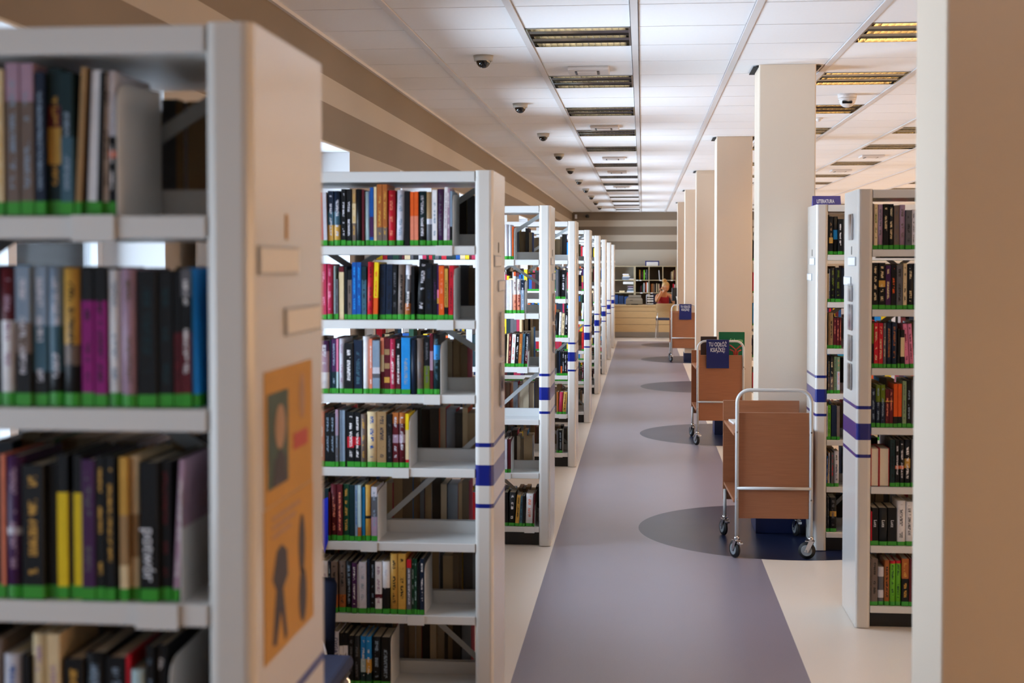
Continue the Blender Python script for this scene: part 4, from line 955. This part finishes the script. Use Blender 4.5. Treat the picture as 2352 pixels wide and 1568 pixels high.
# printer
t = thing('printer', 'grey beige desktop printer on the reception desk', 'printer', (-0.185, 32.25, 0.7505))
bm = NB(); v = []
for z, hx, y0, y1 in ((0.0, 0.19, -0.17, 0.2), (0.02, 0.2, -0.19, 0.2), (0.12, 0.195, -0.19, 0.2), (0.17, 0.16, -0.08, 0.2)): v.append([bm.verts.new(p) for p in ((-hx, y0, z), (hx, y0, z), (hx, y1, z), (-hx, y1, z))])
for a, b in zip(v, v[1:]):
    for i in range(4): bm.faces.new([a[i], a[(i + 1) % 4], b[(i + 1) % 4], b[i]])
bm.faces.new(v[0][::-1]); bm.faces.new(v[-1]); bmesh.ops.bevel(bm, geom=list(bm.edges), offset=0.008, segments=2, affect='EDGES', clamp_overlap=True); obj('printer_body', bm, M['printer'], t)
bm = NB(); box(bm, -0.13, 0.16, -0.1, 0.12, 0.165, 0.172, 0.002)
for x_ in bm.verts: x_.co.z += (x_.co.y + 0.1) * 0.22 + 0.004
obj('paper_guide', bm, M['printer'], t)
bm = NB(); box(bm, -0.1, -0.03, -0.196, -0.19, 0.1, 0.112, 0.001); obj('control_panel', bm, M['dark'], t)
bm = NB(); box(bm, -0.07, 0.09, -0.21, -0.188, 0.0, 0.022, 0.002); obj('paper_slot', bm, M['dark'], t)
# letter tray
t = thing('letter_tray', 'white letter tray stack full of papers beside the printer', 'tray', (0.185, 32.1, 0.7505))
bm = NB(); tube(bm, [(-0.085, 0, 0), (-0.085, 0, 0.22), (-0.07, 0, 0.235), (0.0, 0, 0.24)], 0.006, 8); tube(bm, [(-0.085, 0.25, 0), (-0.085, 0.25, 0.22), (-0.07, 0.25, 0.235)], 0.006, 8); obj('tray_frame', bm, M['whitep'], t)
for j in range(4): bm = NB(); box(bm, -0.078, 0.08, 0.0, 0.26, 0.01 + 0.06 * j, 0.014 + 0.06 * j); obj('tray_shelf', bm, M['dark'], t)
for j in range(4): bm = NB(); box(bm, -0.068, 0.075, -0.005, 0.24, 0.0145 + 0.06 * j, 0.034 + 0.06 * j + (0.012 if j == 1 else 0)); obj('paper_stack', bm, M['paper'], t)
# monitor, seen from behind, and a white sheet stand
t = thing('computer_monitor', 'black computer monitor turned toward the librarian', 'monitor', (0.80, 32.22, 0.7505), 0.15)
bm = NB(); box(bm, -0.11, 0.18, -0.02, 0.03, 0.09, 0.4, 0.006); obj('screen_housing', bm, M['dark'], t)
bm = NB(); box(bm, -0.04, 0.04, 0.0, 0.02, 0.012, 0.0895); box(bm, -0.1, 0.1, -0.08, 0.1, 0, 0.012, 0.003); obj('monitor_stand', bm, M['dark'], t)
t = thing('notice_stand', 'tilted white sheet stand on the desk beside the monitor', 'stand', (0.86, 32.0, 0.7505))
bm = NB(); v = [bm.verts.new(p) for p in ((-0.03, 0, 0), (0.2, 0, 0), (0.2, 0.08, 0.2), (-0.08, 0.08, 0.2), (-0.03, 0.01, 0), (0.2, 0.01, 0), (0.2, 0.09, 0.2), (-0.08, 0.09, 0.2))]
for fi in ((0, 1, 2, 3), (7, 6, 5, 4), (0, 4, 5, 1), (1, 5, 6, 2), (2, 6, 7, 3), (3, 7, 4, 0)): bm.faces.new([v[i] for i in fi])
obj('sheet', bm, M['paper'], t)
# visitor chair with wooden back and navy seat, facing the desk
tchair('visitor_chair', 'wooden backed visitor chair with navy seat and chrome legs before the desk', (0.545, 31.2, 0), math.radians(-6), M['fabric'], M['maple'], 0.82, 0.485, 0.31, M['chrome'])

# ------------------------------------------------------------------ the librarian
def skin(name, verts, edges, radii, m, parent=None, loc=(0, 0, 0), sub=2, root=0):
    me = bpy.data.meshes.new(name); me.from_pydata(verts, edges, []); me.materials.append(m)
    o = link(name, me, parent, loc)
    md = o.modifiers.new('skin', 'SKIN'); md.use_smooth_shade = True
    lay = me.skin_vertices[0].data if me.skin_vertices else None
    if lay is None:
        bpy.context.view_layer.objects.active = o; lay = me.skin_vertices[0].data
    for i, r in enumerate(radii): lay[i].radius = r if isinstance(r, tuple) else (r, r)
    lay[root].use_root = True
    sb = o.modifiers.new('sub', 'SUBSURF'); sb.levels = sub; sb.render_levels = sub
    return o
PX, PY = 0.50, 32.92
P = thing('person', 'blond person in a red sleeveless top sitting at the desk, hand to the head', 'person', (PX, PY, 0))
# facing the camera side (-y), turned toward the monitor (+x)
V = [(0, 0.02, 0.50), (0, 0.0, 0.66), (0.0, -0.03, 0.82), (0.01, -0.05, 0.96), (0.03, -0.08, 1.04), (0.05, -0.11, 1.10),   # 0-5 spine, neck, head base
     (-0.145, -0.05, 0.945), (-0.155, -0.22, 0.80), (-0.055, -0.20, 1.02), (-0.045, -0.185, 1.075),                           # 6-9 raised arm: shoulder, elbow, wrist, palm
     (0.18, -0.05, 0.95), (0.24, -0.14, 0.80), (0.28, -0.36, 0.778), (0.29, -0.42, 0.777),                                 # 10-13 other arm on the desk
     (-0.09, -0.06, 0.50), (-0.10, -0.45, 0.52), (-0.10, -0.43, 0.10), (-0.10, -0.55, 0.045),                              # 14-17 legs
     (0.10, -0.06, 0.50), (0.12, -0.45, 0.52), (0.12, -0.43, 0.10), (0.12, -0.55, 0.045)]
Ed = [(0, 1), (1, 2), (2, 3), (3, 4), (4, 5), (3, 6), (6, 7), (7, 8), (8, 9), (3, 10), (10, 11), (11, 12), (12, 13), (0, 14), (14, 15), (15, 16), (16, 17), (0, 18), (18, 19), (19, 20), (20, 21)]
Rd = [(0.13, 0.1), (0.105, 0.085), (0.115, 0.085), (0.085, 0.06), (0.045, 0.045), (0.045, 0.045), 0.052, 0.042, 0.03, (0.032, 0.02), 0.052, 0.042, 0.029, (0.032, 0.018), 0.08, 0.062, 0.04, 0.04, 0.08, 0.062, 0.04, 0.04]
skin('body', V, Ed, Rd, M['skin'], P)
# red top over the torso
skin('red_top', [(0, 0.0, 0.52), (0.0, 0.0, 0.66), (0.0, -0.03, 0.82), (0.005, -0.05, 0.93), (-0.085, -0.05, 1.0), (0.10, -0.055, 1.0)], [(0, 1), (1, 2), (2, 3), (3, 4), (3, 5)],
     [(0.15, 0.118), (0.14, 0.112), (0.155, 0.125), (0.145, 0.115), (0.045, 0.07), (0.045, 0.07)], M['red'], P)
# head: skull, face, hair, bun
H = link('head', None, P, (0.06, -0.125, 1.155), (math.radians(24), 0, math.radians(22)))
bm = NB(); sphere(bm, (0, 0, 0), 0.1, (0.76, 0.95, 1.15), 24, 18)
for v_ in bm.verts:
    c = v_.co
    if c.z < -0.03: c.x *= 1 + (c.z + 0.03) * 3.2; c.y = c.y * (1 + (c.z + 0.03) * 1.5) - 0.008
    if c.y < -0.075 and abs(c.x) < 0.016 and -0.045 < c.z < 0.012: c.y -= 0.016 * (1 - abs(c.x) / 0.016) * (0.4 + (0.012 - c.z) * 12)
    if c.y < -0.06 and 0.010 < abs(c.x) < 0.045 and 0.0 < c.z < 0.03: c.y += 0.006
obj('face', bm, M['skin'], H)
for s in (-1, 1):
    bm = NB(); sphere(bm, (s * 0.028, -0.083, 0.008), 0.009, (1.3, 0.7, 0.7), 12, 8); obj('eye', bm, M['dark'], H)
    bm = NB(); sphere(bm, (s * 0.077, 0.0, -0.005), 0.022, (0.35, 0.8, 1.3), 12, 8); obj('ear', bm, M['skin'], H)
bm = NB(); sphere(bm, (0, -0.083, -0.052), 0.016, (1.4, 0.5, 0.4), 12, 8); obj('mouth', bm, mat('lips', '#9a4a44', 0.5), H)
bm = NB(); sphere(bm, (0, 0.012, 0.012), 0.112, (0.80, 0.98, 1.08), 26, 18)
bmesh.ops.delete(bm, geom=[v_ for v_ in bm.verts if (v_.co.y < -0.045 and v_.co.z < 0.055) or v_.co.z < -0.07], context='VERTS')
obj('hair', bm, M['hair'], H)
bm = NB(); sphere(bm, (-0.03, 0.075, 0.135), 0.052, (1.05, 0.9, 0.85), 18, 12); obj('hair_bun', bm, M['hair'], H)
# fingers of the hand at the head (four and a thumb) and of the resting hand
def fingers(base, dirv, spread, up, s=1.0):
    b = Vector(base); d = Vector(dirv).normalized(); sp_ = Vector(spread).normalized(); u = Vector(up).normalized()
    for j, l in enumerate((0.062, 0.072, 0.068, 0.052)):
        o0 = b + sp_ * (j - 1.5) * 0.018
        pts = [o0, o0 + d * l * 0.45 + u * 0.006, o0 + d * l * 0.8 - u * 0.004, o0 + d * l * 0.98 - u * 0.016]
        bm = NB(); tube(bm, pts, 0.0085, 8); obj('finger', bm, M['skin'], P)
    o0 = b - d * 0.03 - sp_ * 0.03; bm = NB(); tube(bm, [o0, o0 - sp_ * 0.022 + d * 0.02, o0 - sp_ * 0.028 + d * 0.045], 0.010, 8); obj('thumb', bm, M['skin'], P)
fingers((-0.035, -0.185, 1.10), (0.35, 0.15, 1), (0.7, -0.5, 0), (-0.6, -0.6, 0))
fingers((0.295, -0.45, 0.78), (0.1, -1, 0), (1, 0.1, 0), (0, 0, 1))
t = thing('office_chair', 'dark blue office chair back behind the seated person', 'chair', (PX - 0.02, PY + 0.03, 0))
bm = NB(); box(bm, -0.24, 0.2, 0.17, 0.21, 0.55, 0.98, 0.018, 3); obj('backrest', bm, M['fabric'], t)
bm = NB(); box(bm, -0.24, 0.24, -0.25, 0.2, 0.37, 0.42, 0.015, 3); obj('seat', bm, M['fabric'], t)
bm = NB(); cyl(bm, (0, 0, 0.09), (0, 0, 0.37), 0.03, 12)
for k in range(5): cyl(bm, (0, 0, 0.08), (0.27 * math.cos(k * 1.2566), 0.27 * math.sin(k * 1.2566), 0.06), 0.018, 8)
box(bm, -0.03, 0.03, 0.16, 0.19, 0.38, 0.56); obj('chair_base', bm, M['dark'], t)
for k in range(5): bm = NB(); sphere(bm, (0.27 * math.cos(k * 1.2566), 0.27 * math.sin(k * 1.2566), 0.03), 0.03, (1, 1, 1), 12, 8); obj('caster', bm, M['rubber'], t)
